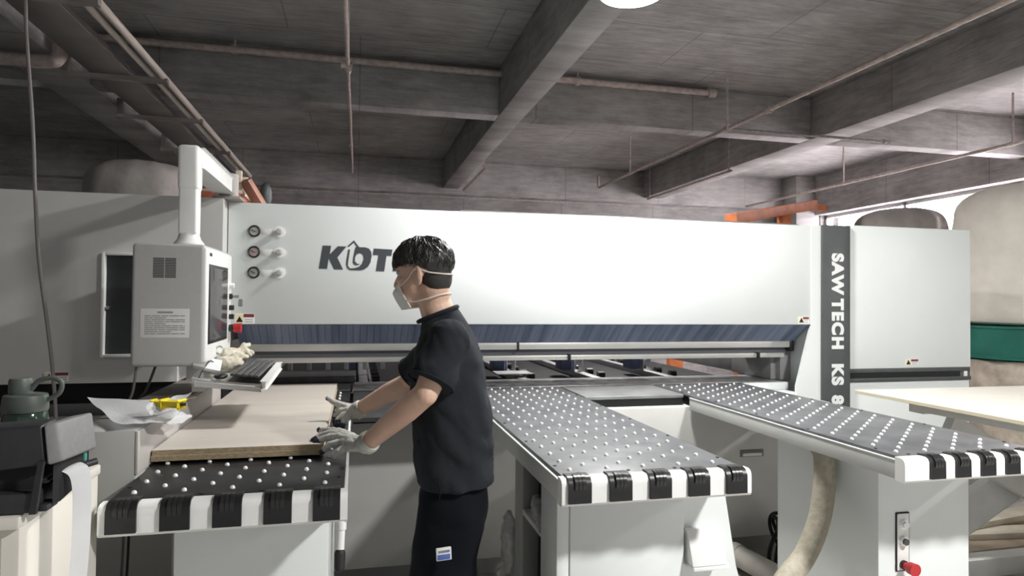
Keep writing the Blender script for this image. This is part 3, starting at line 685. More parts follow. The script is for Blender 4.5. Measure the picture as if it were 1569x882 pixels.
for i in range(60):
    a = random.uniform(-.75, .75); tuft(a, random.uniform(.25, .5), random.uniform(.35, .5), random.uniform(-.12, .12), .02, random.uniform(.0025, .004))
bmesh.ops.recalc_face_normals(hair, faces=hair.faces); obj('hair', hair, HAIR, W, ang=80)
bm = new(); ball(bm, H(-.04, 0, -.026), (.056, .069, .066), 24, 18, MH)
for v in [v for v in bm.verts if (v.co-H(-.008, 0, 0)).dot(FH) > -.0]: v.co = v.co+FH*-.02
obj('nape_hair', bm, FADE, W)
# mask: a folded cup over nose and mouth
bm = new(); nu_, nv_ = 20, 14; g = []
for j in range(nv_+1):
    v = j/nv_; u = -.030-.094*v
    fr = (.098+.028*(v/.33)) if v < .33 else (.126-.030*((v-.33)/.67)**1.3)
    ed = .083-.046*v; wd = .030+.028*math.sin(min(1, v*1.6+.12)*PI/2)-.012*max(0, v-.6)
    row = []
    for i in range(nu_+1):
        t = 2*i/nu_-1; row.append(bm.verts.new(H(ed+(fr-ed)*(1-abs(t)**1.35), wd*t*1.05, u-.004*(1-abs(t)))))
    g.append(row)
fs = [bm.faces.new((g[j][i], g[j][i+1], g[j+1][i+1], g[j+1][i])) for j in range(nv_) for i in range(nu_)]
bmesh.ops.recalc_face_normals(bm, faces=bm.faces); bmesh.ops.solidify(bm, geom=fs, thickness=.003)
mk = obj('mask', bm, MASKM, W, ang=50)
def catmull(P, k=8):
    P = [Vector(p) for p in P]; out = []
    for i in range(len(P)-1):
        a, b, c, d = P[max(i-1, 0)], P[i], P[i+1], P[min(i+2, len(P)-1)]
        for j in range(k):
            t = j/k; out.append(.5*((2*b)+(c-a)*t+(2*a-5*b+4*c-d)*t*t+(3*b-a-3*c+d)*t*t*t))
    out.append(P[-1]); return out
up_ = [(.075, .055, -.05), (.03, .074, -.026), (-.004, .088, .002), (-.05, .078, -.013), (-.083, .05, -.02), (-.0985, 0, -.022)]
lo_ = [(.05, .058, -.098), (.02, .067, -.106), (-.03, .068, -.10), (-.068, .048, -.09), (-.089, 0, -.086)]
for P in (up_, lo_):
    full = P+[(f, -l, u) for f, l, u in P[-2::-1]]
    bm = new(); tube(bm, [H(*p) for p in catmull(full)], .0024, 8); obj('mask_strap', bm, STRAPM, mk)
# t-shirt
CLOTH = mat('dark_tshirt', (.014, .016, .02), .9, spec=.15, col2=(.015, .017, .021), scale=25, bump=.25, bscale=300)
def dusty(M, base, dust):
    """light sawdust smudges low on the back"""
    nt = M.node_tree; b = nt.nodes['Principled BSDF']; tc = nt.nodes.new('ShaderNodeTexCoord')
    n = nt.nodes.new('ShaderNodeTexNoise'); n.inputs['Scale'].default_value = 4.5; n.inputs['Detail'].default_value = 5
    r = nt.nodes.new('ShaderNodeValToRGB'); r.color_ramp.elements[0].position = .55; r.color_ramp.elements[1].position = .8
    r.color_ramp.elements[0].color = (*base, 1); r.color_ramp.elements[1].color = (*dust, 1)
    nt.links.new(tc.outputs['Object'], n.inputs['Vector']); nt.links.new(n.outputs['Fac'], r.inputs['Fac']); nt.links.new(r.outputs['Color'], b.inputs['Base Color'])
dusty(CLOTH, (.019, .022, .027), (.075, .082, .092))
bm = new()
R = []
for z, cx, d, wd in ((.872, .345, .128, .205), (.90, .345, .131, .205), (1.0, .338, .132, .20), (1.1, .329, .130, .196), (1.2, .322, .124, .192), (1.29, .317, .118, .19), (1.345, .314, .108, .178), (1.385, .308, .094, .15), (1.415, .297, .083, .11), (1.437, .284, .071, .083), (1.449, .277, .064, .074)):
    R.append(oval((cx, 2.29, z), d*(1.06 if z < 1.3 else 1.0), wd*.95))
# neckline dips at the front
for k in range(len(R[-1])):
    fr = (R[-1][k]-Vector((.277, 2.29, 1.449))).dot(Fv)
    R[-1][k].z -= .42*max(fr, -.07); R[-2][k].z -= .36*fr; R[-3][k].z -= .2*fr
loft(bm, R)
for SH, EL, top in ((SH_L, EL_L, .068), (SH_R, EL_R, .066)):
    inn = SH+(Vector((.31, 2.28, 1.33))-SH)*.45
    d = (EL-SH).normalized()
    limb(bm, [inn, SH, SH.lerp(EL, .3)], [.08, top, .070], 22)
    tube(bm, [SH+d*.02, SH.lerp(EL, .4), SH.lerp(EL, .82)], [top, .071, .079], 24)
def folds(co):
    q = co*1.0
    a = noise.noise(Vector((q.x*9, q.y*9, q.z*5)))*.007+abs(noise.noise(Vector((q.x*14+q.z*9, q.y*10, q.z*7))))*.010-.004
    s = (q.z-1.25)*.0
    diag = math.sin((q.x*.8+q.z*1.0)*52+noise.noise(q*7)*3)*.0022
    low = math.sin(q.z*40+q.x*35+noise.noise(q*9)*4)*.0022*max(0, min(1, (1.12-q.z)*4))
    return a+diag+low
sh = remeshed('t_shirt', bm, .0062, CLOTH, W, 9, folds)
bm = new(); nc = Vector((.277, 2.29, 0)); nk = [Vector((nc.x+(p.x-nc.x)*1.04, nc.y+(p.y-nc.y)*1.04, p.z-.002)) for p in R[-1]]; tube(bm, nk+[nk[0]], .0078, 10, False); obj('collar', bm, CLOTH, sh)
for SH, EL in ((SH_L, EL_L), (SH_R, EL_R)):
    d = (EL-SH).normalized(); s, t = frame(d); c = SH.lerp(EL, .80)
    bm = new(); tube(bm, [c+(s*math.cos(2*PI*k/28)+t*math.sin(2*PI*k/28))*.078 for k in range(29)], .0036, 8, False); obj('sleeve_hem', bm, CLOTH, sh)
# trousers
TR = mat('black_trousers', (.006, .007, .010), .9, spec=.12, col2=(.006, .007, .010), scale=9)
bm = new(); rr = [oval((.34, 2.288, z), d, wd) for z, d, wd in ((.96, .100, .155), (.88, .108, .168), (.83, .118, .18), (.78, .120, .187), (.74, .112, .182))]
loft(bm, rr)
for s in (1, -1):
    hp = Vector((.338, 2.288, .84))+Lv*s*.088
    q = [oval(hp+Vector((dx, 0, dz)), d, wd, 28, 2.2) for dx, dz, d, wd in ((.0, 0, .104, .082), (-.008, -.1, .117, .096), (-.022, -.2, .112, .09), (-.032, -.29, .112, .086), (-.025, -.4, .104, .082), (-.005, -.6, .092, .075), (.01, -.80, .085, .075))]
    loft(bm, q[::-1])
def tf(co): return noise.noise(Vector((co.x*10, co.y*10, co.z*5)))*.007+math.sin(co.z*38+co.x*30+noise.noise(co*6)*5)*.002
tr_ = remeshed('trousers', bm, .008, TR, W, 4, tf)
pc = at(680, 848, 2.078)
bm = new(); obox(bm, pc, (1, .02, .06), (0, 1, 0), (-.06, 0, 1), .048, .008, .04, .002); pt = obj('cloth_tag', bm, mat('tag_white', (.72, .73, .75), .7), tr_)
bm = new(); obox(bm, pc+Vector((.0, -.0035, -.0085)), (1, .02, .06), (0, 1, 0), (-.06, 0, 1), .04, .004, .016, .0005); obj('blue_block', bm, mat('tag_blue', (.08, .14, .42), .7), pt)
bm = new()
for k in range(6): obox(bm, pc+Vector((-.0155+k*.0062, -.0042, .0085+(-.0155+k*.0062)*.06)), (1, .02, .06), (0, 1, 0), (-.06, 0, 1), .0045, .001, .0075, 0)
obj('tag_mark', bm, mat('tag_ink', (.12, .14, .16), .7), pt)
bm = new()
for k in range(2):
    p = at(640+k*0+2, 745, 2.12); 
tube(bm, [at(672, 741, 2.09), at(674, 752, 2.085), at(673, 764, 2.09)], .003, 8); obj('drawstring', bm, TR, tr_)
# shoes
for s in (1, -1):
    hp = Vector((.345, 2.28, 0))+Lv*s*.092
    bm = new(); Ms = Matrix((Fv, Lv, Uv)).transposed(); ball(bm, hp+Fv*.05+Uv*.045, (.135, .05, .045), 20, 12, Ms); ball(bm, hp-Fv*.02+Uv*.075, (.06, .045, .05), 16, 12, Ms); obj('shoe', bm, BLACK, W)
# gloves
def glove(name, wrist, arm_dir, K, fingers, thumb, palm_extra, cuff_r):
    bm = new()
    mid = sum((Vector(k) for k in K), Vector())/4
    for k in K: limb(bm, [wrist.lerp(mid, .12)+(Vector(k)-mid)*.35, wrist.lerp(Vector(k), .6), Vector(k)], [.018, .0165, .0135], 12)
    for f in fingers: limb(bm, f, [.0138, .0125, .0115, .0100][:len(f)], 12)
    limb(bm, thumb, [.017, .0145, .012, .0098][:len(thumb)], 12)
    for p, r in palm_extra: ball(bm, p, r, 14, 10)
    a = Vector(arm_dir).normalized()
    limb(bm, [wrist.lerp(mid, .15), wrist, wrist+a*.012], [.026, .03, .031], 16)
    o = remeshed(name, bm, .0026, [GLOVE, GLOVEB], W, 3, lambda co: noise.noise(co*70)*.0012)
    bm = new(); s, t = frame(a); 
    for q, rr in ((0.004, cuff_r), (.012, cuff_r+.001), (.02, cuff_r+.0012), (.027, cuff_r)):
        c = wrist+a*q; tube(bm, [c+(s*math.cos(2*PI*k/24)+t*math.sin(2*PI*k/24))*rr for k in range(25)], .0048, 8, False)
    obj('glove_cuff', bm, GLOVE, o); return o
def coat(o, centres):
    for p in o.data.polygons:
        c = p.center
        if any((c-Vector(q)).length < r for q, r in centres): p.material_index = 1
KL = [at(521, 664, 2.375), at(519, 669, 2.355), at(521, 677, 2.33), at(527, 686, 2.30)]
def chain(*q): return [at(*p) for p in q]
IL = [KL[0]]+chain((503, 664, 2.40), (489, 668, 2.41), (480, 674, 2.40))
ML = [KL[1]]+chain((502, 670, 2.375), (490, 674, 2.385), (483, 678, 2.38))
RL = [KL[2]]+chain((506, 681, 2.33), (498, 687, 2.33), (493, 692, 2.328))
PL = [KL[3]]+chain((517, 693, 2.29), (512, 698, 2.29))
TLm = [at(540, 670, 2.33)]+chain((520, 661, 2.39), (502, 659, 2.42), (489, 658, 2.43))
gl = glove('glove', WR_L, EL_L-WR_L, KL, [IL, ML, RL, PL], TLm, [(at(538, 680, 2.29), .022)], .033)
coat(gl, [(IL[3], .017), (IL[2], .011), (ML[3], .017), (RL[3], .012), (TLm[3], .010)])
KR = [at(526, 622, 2.75), at(523, 629, 2.735), at(526, 636, 2.715), at(532, 640, 2.70)]
IR = [KR[0]]+chain((517, 629, 2.77), (513, 638, 2.765), (513, 645, 2.75))
MR = [KR[1]]+chain((515, 636, 2.74), (513, 645, 2.735), (515, 651, 2.725))
RR = [KR[2]]+chain((518, 643, 2.71), (517, 650, 2.70), (519, 655, 2.695))
PR = [KR[3]]+chain((526, 648, 2.69), (525, 653, 2.685))
TR_ = [at(537, 624, 2.77)]+chain((521, 620, 2.79), (510, 615, 2.80), (502, 609.5, 2.80))
g2 = glove('glove', WR_R, EL_R-WR_R, KR, [IR, MR, RR, PR], TR_, [(at(535, 630, 2.73), .023)], .031)
coat(g2, [(IR[2], .022), (IR[3], .02), (MR[2], .02), (MR[3], .02), (RR[2], .02), (RR[3], .02), (PR[2], .016), (TR_[3]+Vector((-.004, 0, -.006)), .009)])

# ================================================================== THINGS ON THE TRAY
def tr_pt(u, v, h=0):      # u across (0 console .. 1 lip), v away from the camera
    return (NL*(1-u)+NR*u)*(1-v)+(FL*(1-u)+FR*u)*v+Vector((0, 0, .004+h))
kb = thing('keyboard', 'black computer keyboard on the white tray of the console', 'keyboard', tr_pt(.7, .5))
a, b, c, d = tr_pt(.42, .06, .004), tr_pt(.93, .05, .004), tr_pt(.93, .92, .006), tr_pt(.42, .9, .006)
bm = new(); sheetmesh(bm, (a, b, c, d), 1, 1, None, -.02); bmesh.ops.recalc_face_normals(bm, faces=bm.faces); obj('keyboard_case', bm, BLACK, kb)
KEY = mat('key_grey', (.10, .10, .105), .35, var=.3, scale=60)
ux, vy = (b-a), (d-a); nz = ux.cross(vy).normalized()
bm = new()
for i in range(5):
    for j in range(15):
        cc = a+ux*(.14+i*.18)+vy*(.045+j*.065)+nz*.026; obox(bm, cc, ux, vy, nz, ux.length*.14, vy.length*.055, .01, .002, 1)
obj('key_block', bm, KEY, kb)
ms = thing('computer_mouse', 'black mouse beside the keyboard on the console tray', 'mouse', tr_pt(.25, .12))
bm = new(); ball(bm, tr_pt(.30, .13, .017), (.026, .042, .012), 20, 12); obj('mouse_shell', bm, BLACK, ms)
bm = new(); tube(bm, catmull([tr_pt(.3, .2, .012), tr_pt(.16, .34, .03), tr_pt(.05, .3, .06), tr_pt(.0, .12, .02), tr_pt(-.04, .02, -.02)]), .0022, 8); obj('mouse_cable', bm, BLACK, ms)
for gi, (u, v, hh, lab, seed) in enumerate(((.27, .62, .032, 'crumpled white work glove on the tray, touching the keyboard', 1), (.24, .90, .05, 'second crumpled work glove on the tray, close to the screen', 2))):
    random.seed(seed+20); c = tr_pt(u, v, hh); bm = new()
    ball(bm, c, (.045, .065, .026), 18, 12)
    for k in range(4):
        e = c+Vector((random.uniform(.0, .06), -.02+k*.035+random.uniform(-.02, .02), random.uniform(.0, .045)))
        limb(bm, [c+Vector((0, -.03+k*.02, .0)), c.lerp(e, .6)+Vector((0, 0, .015)), e], [.016, .014, .011], 10)
    limb(bm, [c, c+Vector((-.03, -.09, .005))], [.03, .034], 14)
    g = remeshed('work_glove', bm, .004, mat('soiled_glove', (.72, .69, .58), .9, col2=(.55, .50, .40), scale=25, bump=.5, bscale=200) if gi == 0 else bpy.data.materials['soiled_glove'], None, 3, lambda co: noise.noise(co*45)*.004)
    tag(g, lab, 'glove', 'pair of work gloves on the tray')
bm = new(); A1 = tr_pt(.02, .02, .004); obox(bm, tr_pt(.05, .3, .045), (.8, .1, -.2), (-.1, .9, .3), (.2, -.3, 1), .085, .11, .012, .002)
pk = obj('paper_packet', bm, PAPER); tag(pk, 'small white paper packet with a grey flap leaning on the tray under the screen', 'packet')
bm = new(); obox(bm, tr_pt(-.04, .16, .062), (.8, .1, -.2), (-.1, .9, .3), (.2, -.3, 1), .045, .1, .014, .002); obj('flap', bm, mat('flap_grey', (.3, .29, .27), .6), pk)

# ================================================================== PAPERS AND KNIFE ON THE FENCE
def curl(amp, seed):
    def fn(u, v): return (0, 0, amp*((u-.5)**2*2+(v-.5)**2*1.2)+.012*noise.noise(Vector((u*3, v*3, seed))))
    return fn
zf = 1.093
P1 = [az(182, 656, 1.10), az(262, 646, 1.10), az(283, 616, 1.10), az(133, 617, 1.12)]
bm = new(); sheetmesh(bm, P1, 16, 12, lambda u, v: (0, 0, -.0+.010*(1-u)**3+.03*abs(v-.4)**2+.010*noise.noise(Vector((u*3, v*3, 2)))), .0012)
o = obj('paper_sheet', bm, PAPER, ang=None); tag(o, 'large white paper sheet curling over the fence beside the printer', 'paper', 'papers on the side fence')
bm = new(); sheetmesh(bm, [az(232, 656, 1.085), az(283, 626, 1.10), az(294, 617, 1.125), az(222, 640, 1.11)], 12, 8, lambda u, v: (0, 0, .034+.01*noise.noise(Vector((u*4, v*3, 5)))+.02*(v-.5)**2), .0012)
o = obj('paper_sheet', bm, PAPER, ang=None); tag(o, 'narrow folded paper strip on the fence, in front of the yellow knife', 'paper', 'papers on the side fence')
bm = new(); sheetmesh(bm, [az(247, 653, 1.09), az(278, 652, 1.06), az(295, 640, 1.06), az(270, 632, 1.10)], 10, 8, lambda u, v: (0, 0, .008+.008*noise.noise(Vector((u*4, v*3, 8)))), .0012)
o = obj('paper_sheet', bm, PAPER, ang=None); tag(o, 'small paper slip hanging over the fence edge above the board', 'paper', 'papers on the side fence')
kf = thing('utility_knife', 'yellow plastic utility knife lying on the papers', 'knife', az(257, 617, 1.13))
k0, k1 = az(236, 617, 1.15), az(278, 619, 1.15)
bm = new(); bar(bm, k0, k0.lerp(k1, .45), .022, .016, bev=.005); bar(bm, k0.lerp(k1, .4), k1, .028, .02, bev=.007); obj('knife_handle', bm, YELLOW, kf)
bm = new(); bar(bm, k1, k1+(k1-k0)*.1, .012, .008, bev=.002); obj('knife_end', bm, BLACK, kf)
bm = new(); obox(bm, az(276, 611, 1.098), (.4, .9, 0), (1, -.4, 0), (0, 0, 1), .12, .05, .006, .002); o = obj('wood_chip', bm, WOOD); tag(o, 'pale wooden offcut lying on the fence behind the yellow knife', 'wood offcut')

# ================================================================== PRINTER CORNER
pcab = thing('printer_cabinet', 'low white cabinet under the label printer in the lower left corner', 'cabinet', (-.95, 1.75, 0))
WC = mat('warm_white', (.68, .655, .60), .5, var=.05, scale=4)
bm = new(); box(bm, -1.3, -.672, 1.56, 1.985, 0, 1.02, .006); obj('cabinet_body', bm, WC, pcab)
bm = new(); box(bm, -1.3, -.668, 1.545, 1.99, 1.018, 1.045, .005); obj('cabinet_top', bm, WC, pcab)
bm = new(); box(bm, -.71, -.704, 1.555, 1.56, .05, 1.0, .001); obj('door_gap', bm, mat('gap_brown', (.30, .27, .23), .7), pcab)
pr = thing('label_printer', 'dark grey label printer on the white cabinet with a paper strip coming out', 'printer', (-.8, 1.68, 1.046))
LID = mat('printer_lid', (.2, .203, .207), .6, var=.1, scale=60); LIDD = mat('printer_dark', (.03, .03, .034), .45, var=.15, scale=50)
Mp = Matrix.Translation((-.63, 1.57, 0)) @ Matrix.Rotation(math.radians(7), 4, 'Z') @ Matrix.Translation((.63, -1.57, 0))
def pp(x, y, z): return Mp @ Vector((x, y, z))
bm = new(); dz = Vector((0, .07, .003))
lo_f = [at(-160, 742, 1.56), at(70, 713, 1.56)]; hi_f = [at(-160, 668, 1.56), at(64, 651, 1.57)]
hexa(bm, [lo_f[0], lo_f[1], lo_f[1]+dz, lo_f[0]+dz], [hi_f[0], hi_f[1], hi_f[1]+dz, hi_f[0]+dz])
_bev(bm, bm.verts[:], .006, 3); obj('lid', bm, LIDD, pr)
bm = new(); n0, n1 = at(72, 713, 1.555), at(97, 706, 1.57); f0, f1 = at(149, 685, 1.75), at(110, 700, 1.76)
m0, m1 = at(66, 650, 1.565), at(88, 647, 1.575); e0, e1 = at(142, 631, 1.74), at(108, 637, 1.75)
hexa(bm, [n0, n1, f0, f1], [m0, m1, e0, e1])
_bev(bm, bm.verts[:], .006, 3); obj('lid_side', bm, LID, pr, label='lighter grey rounded side of the lid')
bm = new(); box(bm, -1.02, -.655, 1.585, 1.80, 1.05, 1.15, .004); w0, w1 = Vector((0, 0, 0)), Vector((-.014, .004, 0))
hexa(bm, [Vector((n0.x, n0.y+.03, 1.058)), Vector((n1.x-.016, n1.y+.03, 1.058)), Vector((f0.x-.016, f0.y-.004, 1.075)), Vector((n0.x, f0.y-.004, 1.075))], [Vector((n0.x, n0.y+.03, n0.z+.004)), Vector((n1.x-.016, n1.y+.03, n1.z+.004)), Vector((f0.x-.016, f0.y-.004, f0.z+.004)), Vector((n0.x, f0.y-.004, f0.z+.004))])
obj('printer_inside', bm, VOID, pr)
bm = new(); box(bm, -1.02, -.645, 1.556, 1.80, 1.047, 1.09, .006); box(bm, -.648, -.625, 1.565, 1.62, 1.047, 1.060, .004); obj('printer_base', bm, LIDD, pr)
bm = new(); prism(bm, [(-.653, 1.047), (-.640, 1.047), (-.628, 1.155), (-.638, 1.155)], (0, 1.55, 0), (1, 0, 0), (0, 0, 1), (0, 1, 0), .01); obj('hinge_arm', bm, LIDD, pr)
bm = new(); cyl(bm, (-.645, 1.60, 1.103), (-.622, 1.74, 1.123), .006, seg=16); obj('print_roller', bm, STEEL, pr)
for c in ((-.624, 1.60, 1.09), (f0.x-.018, f0.y-.03, 1.125)):
    bm = new(); box(bm, c[0]-.005, c[0]+.005, c[1]-.004, c[1]+.008, c[2]-.010, c[2]+.010, .002); obj('latch', bm, mat('teal_latch', (.05, .30, .25), .4), pr)
bm = new(); cyl(bm, (f0.x-.03, f0.y-.02, 1.10), (f0.x-.002, f0.y+.004, 1.106), .008, seg=14); obj('side_knob', bm, LIDD, pr)
lst = [Vector((-.628, 1.63, 1.118)), Vector((-.604, 1.632, 1.122)), Vector((-.588, 1.638, 1.088)), Vector((-.588, 1.64, .95)), Vector((-.598, 1.64, .80)), Vector((-.612, 1.635, .62))]
bm = new(); L_ = catmull(lst, 6); wv = Vector((.012, .036, .004)); g = [[bm.verts.new(p-wv*.75), bm.verts.new(p+wv*.75)] for p in L_]
fs = [bm.faces.new((g[i][0], g[i][1], g[i+1][1], g[i+1][0])) for i in range(len(g)-1)]
bmesh.ops.solidify(bm, geom=fs, thickness=.0008); obj('label_strip', bm, PAPER, pr)
bt = thing('water_bottle', 'translucent dark green water bottle with a loop lid behind the printer', 'bottle', (-.81, 1.9, 1.046))
GLS = mat('smoky_green_plastic', (.045, .085, .065), .12, var=.3, scale=20, trans=.35)
bc = Vector((-.812, 1.90, 0))
bm = new(); lathe(bm, [(.046, 1.046), (.05, 1.052), (.05, 1.185), (.047, 1.203), (.044, 1.208)], bc, 40); obj('bottle_body', bm, GLS, bt)
bm = new(); lathe(bm, [(.048, 1.207), (.0495, 1.212), (.0495, 1.236), (.047, 1.248), (.026, 1.252)], bc, 40); obj('lid', bm, mat('bottle_lid', (.10, .115, .105), .45), bt)
bm = new(); lathe(bm, [(.024, 1.25), (.0255, 1.256), (.0255, 1.282), (.023, 1.29)], bc+Vector((-.012, 0, 0)), 32); obj('spout_cap', bm, bpy.data.materials['bottle_lid'], bt)
bm = new(); tube(bm, catmull([bc+Vector((.012, 0, 1.262)), bc+Vector((.03, 0, 1.283)), bc+Vector((.06, 0, 1.289)), bc+Vector((.079, 0, 1.277)), bc+Vector((.074, 0, 1.25)), bc+Vector((.044, 0, 1.232))]), .0062, 10); obj('carry_loop', bm, bpy.data.materials['bottle_lid'], bt)

# hanging and dangling cables
bm = new(); tube(bm, catmull([at(39, -60, 3.0), at(40, 40, 3.0), at(50, 190, 3.0), at(54, 300, 3.0), at(60, 400, 3.0), at(73, 500, 3.0), at(81, 570, 3.0), at(86, 650, 3.0), at(87, 760, 3.0)]), .007, 10)
# top end reaches the ceiling
cz = at(39, -60, 3.0); tube(bm, [cz, Vector((cz.x, cz.y, ZC))], .007, 10)
o = obj('power_cable', bm, mat('grey_cable', (.17, .155, .15), .6)); tag(o, 'long grey cable hanging from the ceiling at the far left', 'cable')
for (xa, ya, xb, yb_, lab) in ((205, 560, 192, 650, 'thin grey cable hanging straight below the console, the left one'), (234, 560, 229, 645, 'thin black cable hanging below the console, the right one')):
    bm = new(); p, q = at(xa+4, ya, 2.845), at(xb, yb_, 2.9); p.z = 1.222
    q.x = min(q.x, -.87); tube(bm, catmull([p, p.lerp(q, .4)+Vector((.004, 0, 0)), q, q+Vector((-.03, .1, -.5)), Vector((q.x-.05, q.y+.1, .006))]), .005, 8)
    o = obj('console_cable', bm, mat('cable_'+lab[5:9].strip(), (.16, .155, .15) if 'grey' in lab else (.02, .02, .02), .6)); tag(o, lab, 'cable')

# ================================================================== RIGHT SIDE: SHEET, SCISSOR LIFT, PLANKS
bm = new(); box(bm, 2.83, 5.3, 1.55, 3.26, .975, .993, .0008, 1)
o = obj('board_sheet', bm, [SHEET, mat('pale_edge', (.55, .5, .37), .8)])
for p in o.data.polygons:
    if abs(p.normal.z) < .5: p.material_index = 1
tag(o, 'large pale board lying flat on the lift right of the saw', 'board')
sl = thing('scissor_lift', 'grey steel scissor lift carrying the pale board on the right', 'lift table', (3.9, 2.6, 0))
LIFT = mat('lift_grey', (.72, .73, .71), .5, var=.1, scale=6)
bm = new(); box(bm, 3.0, 5.2, 1.75, 1.85, .90, .974, .004); box(bm, 3.0, 5.2, 2.95, 3.05, .90, .974, .004); box(bm, 3.0, 3.08, 1.85, 2.95, .91, .974, .004); obj('top_frame', bm, LIFT, sl)
for y in (2.0, 3.0):
    bm = new(); bar(bm, (3.12, y, .22), (4.25, y, .81), .045, .2, (0, 0, 1), .004); obj('scissor_arm', bm, LIFT, sl)
for y in (2.06, 2.93):
    bm = new(); bar(bm, (3.12, y, .81), (4.25, y, .22), .045, .2, (0, 0, 1), .004); obj('scissor_arm', bm, LIFT, sl)
bm = new(); box(bm, 3.02, 4.4, 1.98, 2.08, .0, .1, .004); box(bm, 3.02, 4.4, 2.92, 3.02, .0, .1, .004); box(bm, 3.02, 3.1, 2.08, 2.92, .0, .09, .003); obj('base_frame', bm, LIFT, sl)
bm = new(); cyl(bm, (3.685, 1.9, .515), (3.685, 3.06, .515), .03, seg=20); obj('pivot_pin', bm, STEEL, sl)
random.seed(5)
pl_spec = [((3.5, 3.40, .038), 2, 1.5, .15), ((3.55, 3.575, .038), 2, 1.6, .14), ((3.4, 3.75, .038), 2, 1.4, .13), ((3.6, 3.50, .076), -6, 1.3, .14), ((3.8, 3.70, .076), -6, 1.2, .13), ((3.7, 3.62, .114), 9, 1.2, .13)]
for i, ((x, y, z), rot, ln, wd) in enumerate(pl_spec):
    bm = new(); r = math.radians(rot); ux = Vector((math.cos(r), math.sin(r), 0))
    obox(bm, (x+.35, y-.15, z-.018), ux, (-math.sin(r), math.cos(r), 0), (0, 0, 1), ln, wd, .036, .003)
    o = obj('plank', bm, WOODL if i % 2 else WOOD); tag(o, ['raw wooden plank on the floor under the scissor lift, nearest the camera', 'pale wooden plank lying on the floor behind the nearest plank', 'raw plank on the floor farthest back in the pile', 'pale plank laid across the floor planks at a slant', 'raw plank on the second layer of the pile', 'topmost pale plank turned across the pile'][i], 'plank', 'planks under the scissor lift')

# ================================================================== DUST COLLECTOR BAGS
def bag(name, lab, c, r, z0, z1, material, belly=1.03, ringz=None, low=None, lowmat=None, folds_=.008, cat='dust bag', grp=None):
    t = thing(name, lab, cat, (c[0], c[1], 0), grp)
    def sack(za, zb, rr, dome_t, dome_b, mt_, nm, amp):
        bm = new(); prof = []
        for k in range(9): a = PI/2*k/8; prof.append((rr*math.sin(a) if k else .001, zb-dome_t*(1-math.cos(a))))
        prof = prof[::1]
        up = [(rr*math.sin(PI/2*k/8)**.75, zb-dome_t*(1-math.cos(PI/2*k/8)**.75)) for k in range(9)]
        midp = [(rr*belly, zb-dome_t-(zb-dome_t-za-dome_b)*k/8) for k in range(1, 8)]
        dn = [(rr*math.cos(PI/2*k/8)**.7 if k < 8 else .001, za+dome_b*(1-math.sin(PI/2*k/8))) for k in range(0, 9)]
        lathe(bm, (up+midp+dn)[::-1], (c[0], c[1], 0), 56)
        for v in bm.verts:
            q = Vector((v.co.x-c[0], v.co.y-c[1], 0)); 
            if q.length > 1e-3:
                a = math.atan2(q.y, q.x); v.co += q.normalized()*(amp*math.sin(a*11+noise.noise(v.co*3)*3)+amp*1.6*noise.noise(v.co*4))
        obj(nm, bm, mt_, t, ang=60)
    sack(z0, z1, r, .28*r/.55*1.1, .05, material, 'upper_bag', folds_)
    if ringz:
        bm = new(); lathe(bm, [(r*.98, ringz[0]), (r*1.05, ringz[0]), (r*1.05, ringz[0]+.02), (r*1.03, ringz[0]+.025), (r*1.03, ringz[1]-.025), (r*1.05, ringz[1]-.02), (r*1.05, ringz[1]), (r*.98, ringz[1])], (c[0], c[1], 0), 56); obj('collector_drum', bm, GREEN, t)
        sack(.12, ringz[0], r*.97, .02, .12, lowmat, 'lower_bag', folds_*2.5)
    return t
def legs3(t, c, r, z):
    for k in range(3):
        a = 2*PI*k/3+.4; p = (c[0]+math.cos(a)*r, c[1]+math.sin(a)*r)
        bm = new(); cyl(bm, (*p, 0), (*p, z), .025, seg=12); obj('stand_leg', bm, PIPED, t)
t = bag('dust_collector', 'tall cream dust bag over a green drum at the right edge', (5.98, 4.75), .56, 1.30, 2.60, BAG, ringz=(1.02, 1.31), lowmat=BAGW, cat='dust collector'); legs3(t, (5.98, 4.75), .5, 1.05)
t = bag('dust_collector', 'grey dusty bag whose rounded top shows above the right cabinet by the window', (5.78, 6.0), .45, 1.25, 2.535, BAGD, ringz=(1.0, 1.26), lowmat=BAGW, folds_=.016, cat='dust collector'); legs3(t, (5.78, 6.0), .4, 1.05)
t = bag('dust_collector', 'dark grey round bag top rising behind the left cabinet', (-1.52, 5.25), .37, 1.2, 2.47, BAGD, ringz=(1.0, 1.21), lowmat=BAGW, cat='dust collector'); legs3(t, (-1.52, 5.25), .33, 1.05)

# crate, orange steel
DX = -.085
ct = thing('wooden_crate', 'small rough wooden crate on top of the saw beside the console arm', 'crate', (-.765, 4.3, 2.0))
for z0 in (2.145, 2.185):
    for y0 in (4.18, 4.46): bm = new(); box(bm, -.80+DX, -.60+DX, y0, y0+.02, z0, z0+.034, .002); obj('slat', bm, WOOD, ct)
for x, y in ((-.795, 4.2), (-.635, 4.2), (-.795, 4.43), (-.635, 4.43)):
    bm = new(); box(bm, x+DX, x+.035+DX, y, y+.03, 2.13, 2.262, .002); obj('corner_post', bm, WOODL, ct)
bm = new(); box(bm, -.81+DX, -.59+DX, 4.17, 4.49, 2.118, 2.14, .002); obj('crate_floor', bm, WOOD, ct)
bm = new(); box(bm, -.82+DX, -.60+DX, 4.12, 4.52, 2.0215, 2.117, .003); ob_ = obj('orange_box', bm, mat('orange_red_box', (.42, .13, .07), .6, var=.35, scale=9)); tag(ob_, 'orange red steel box under the wooden crate on the saw', 'box')
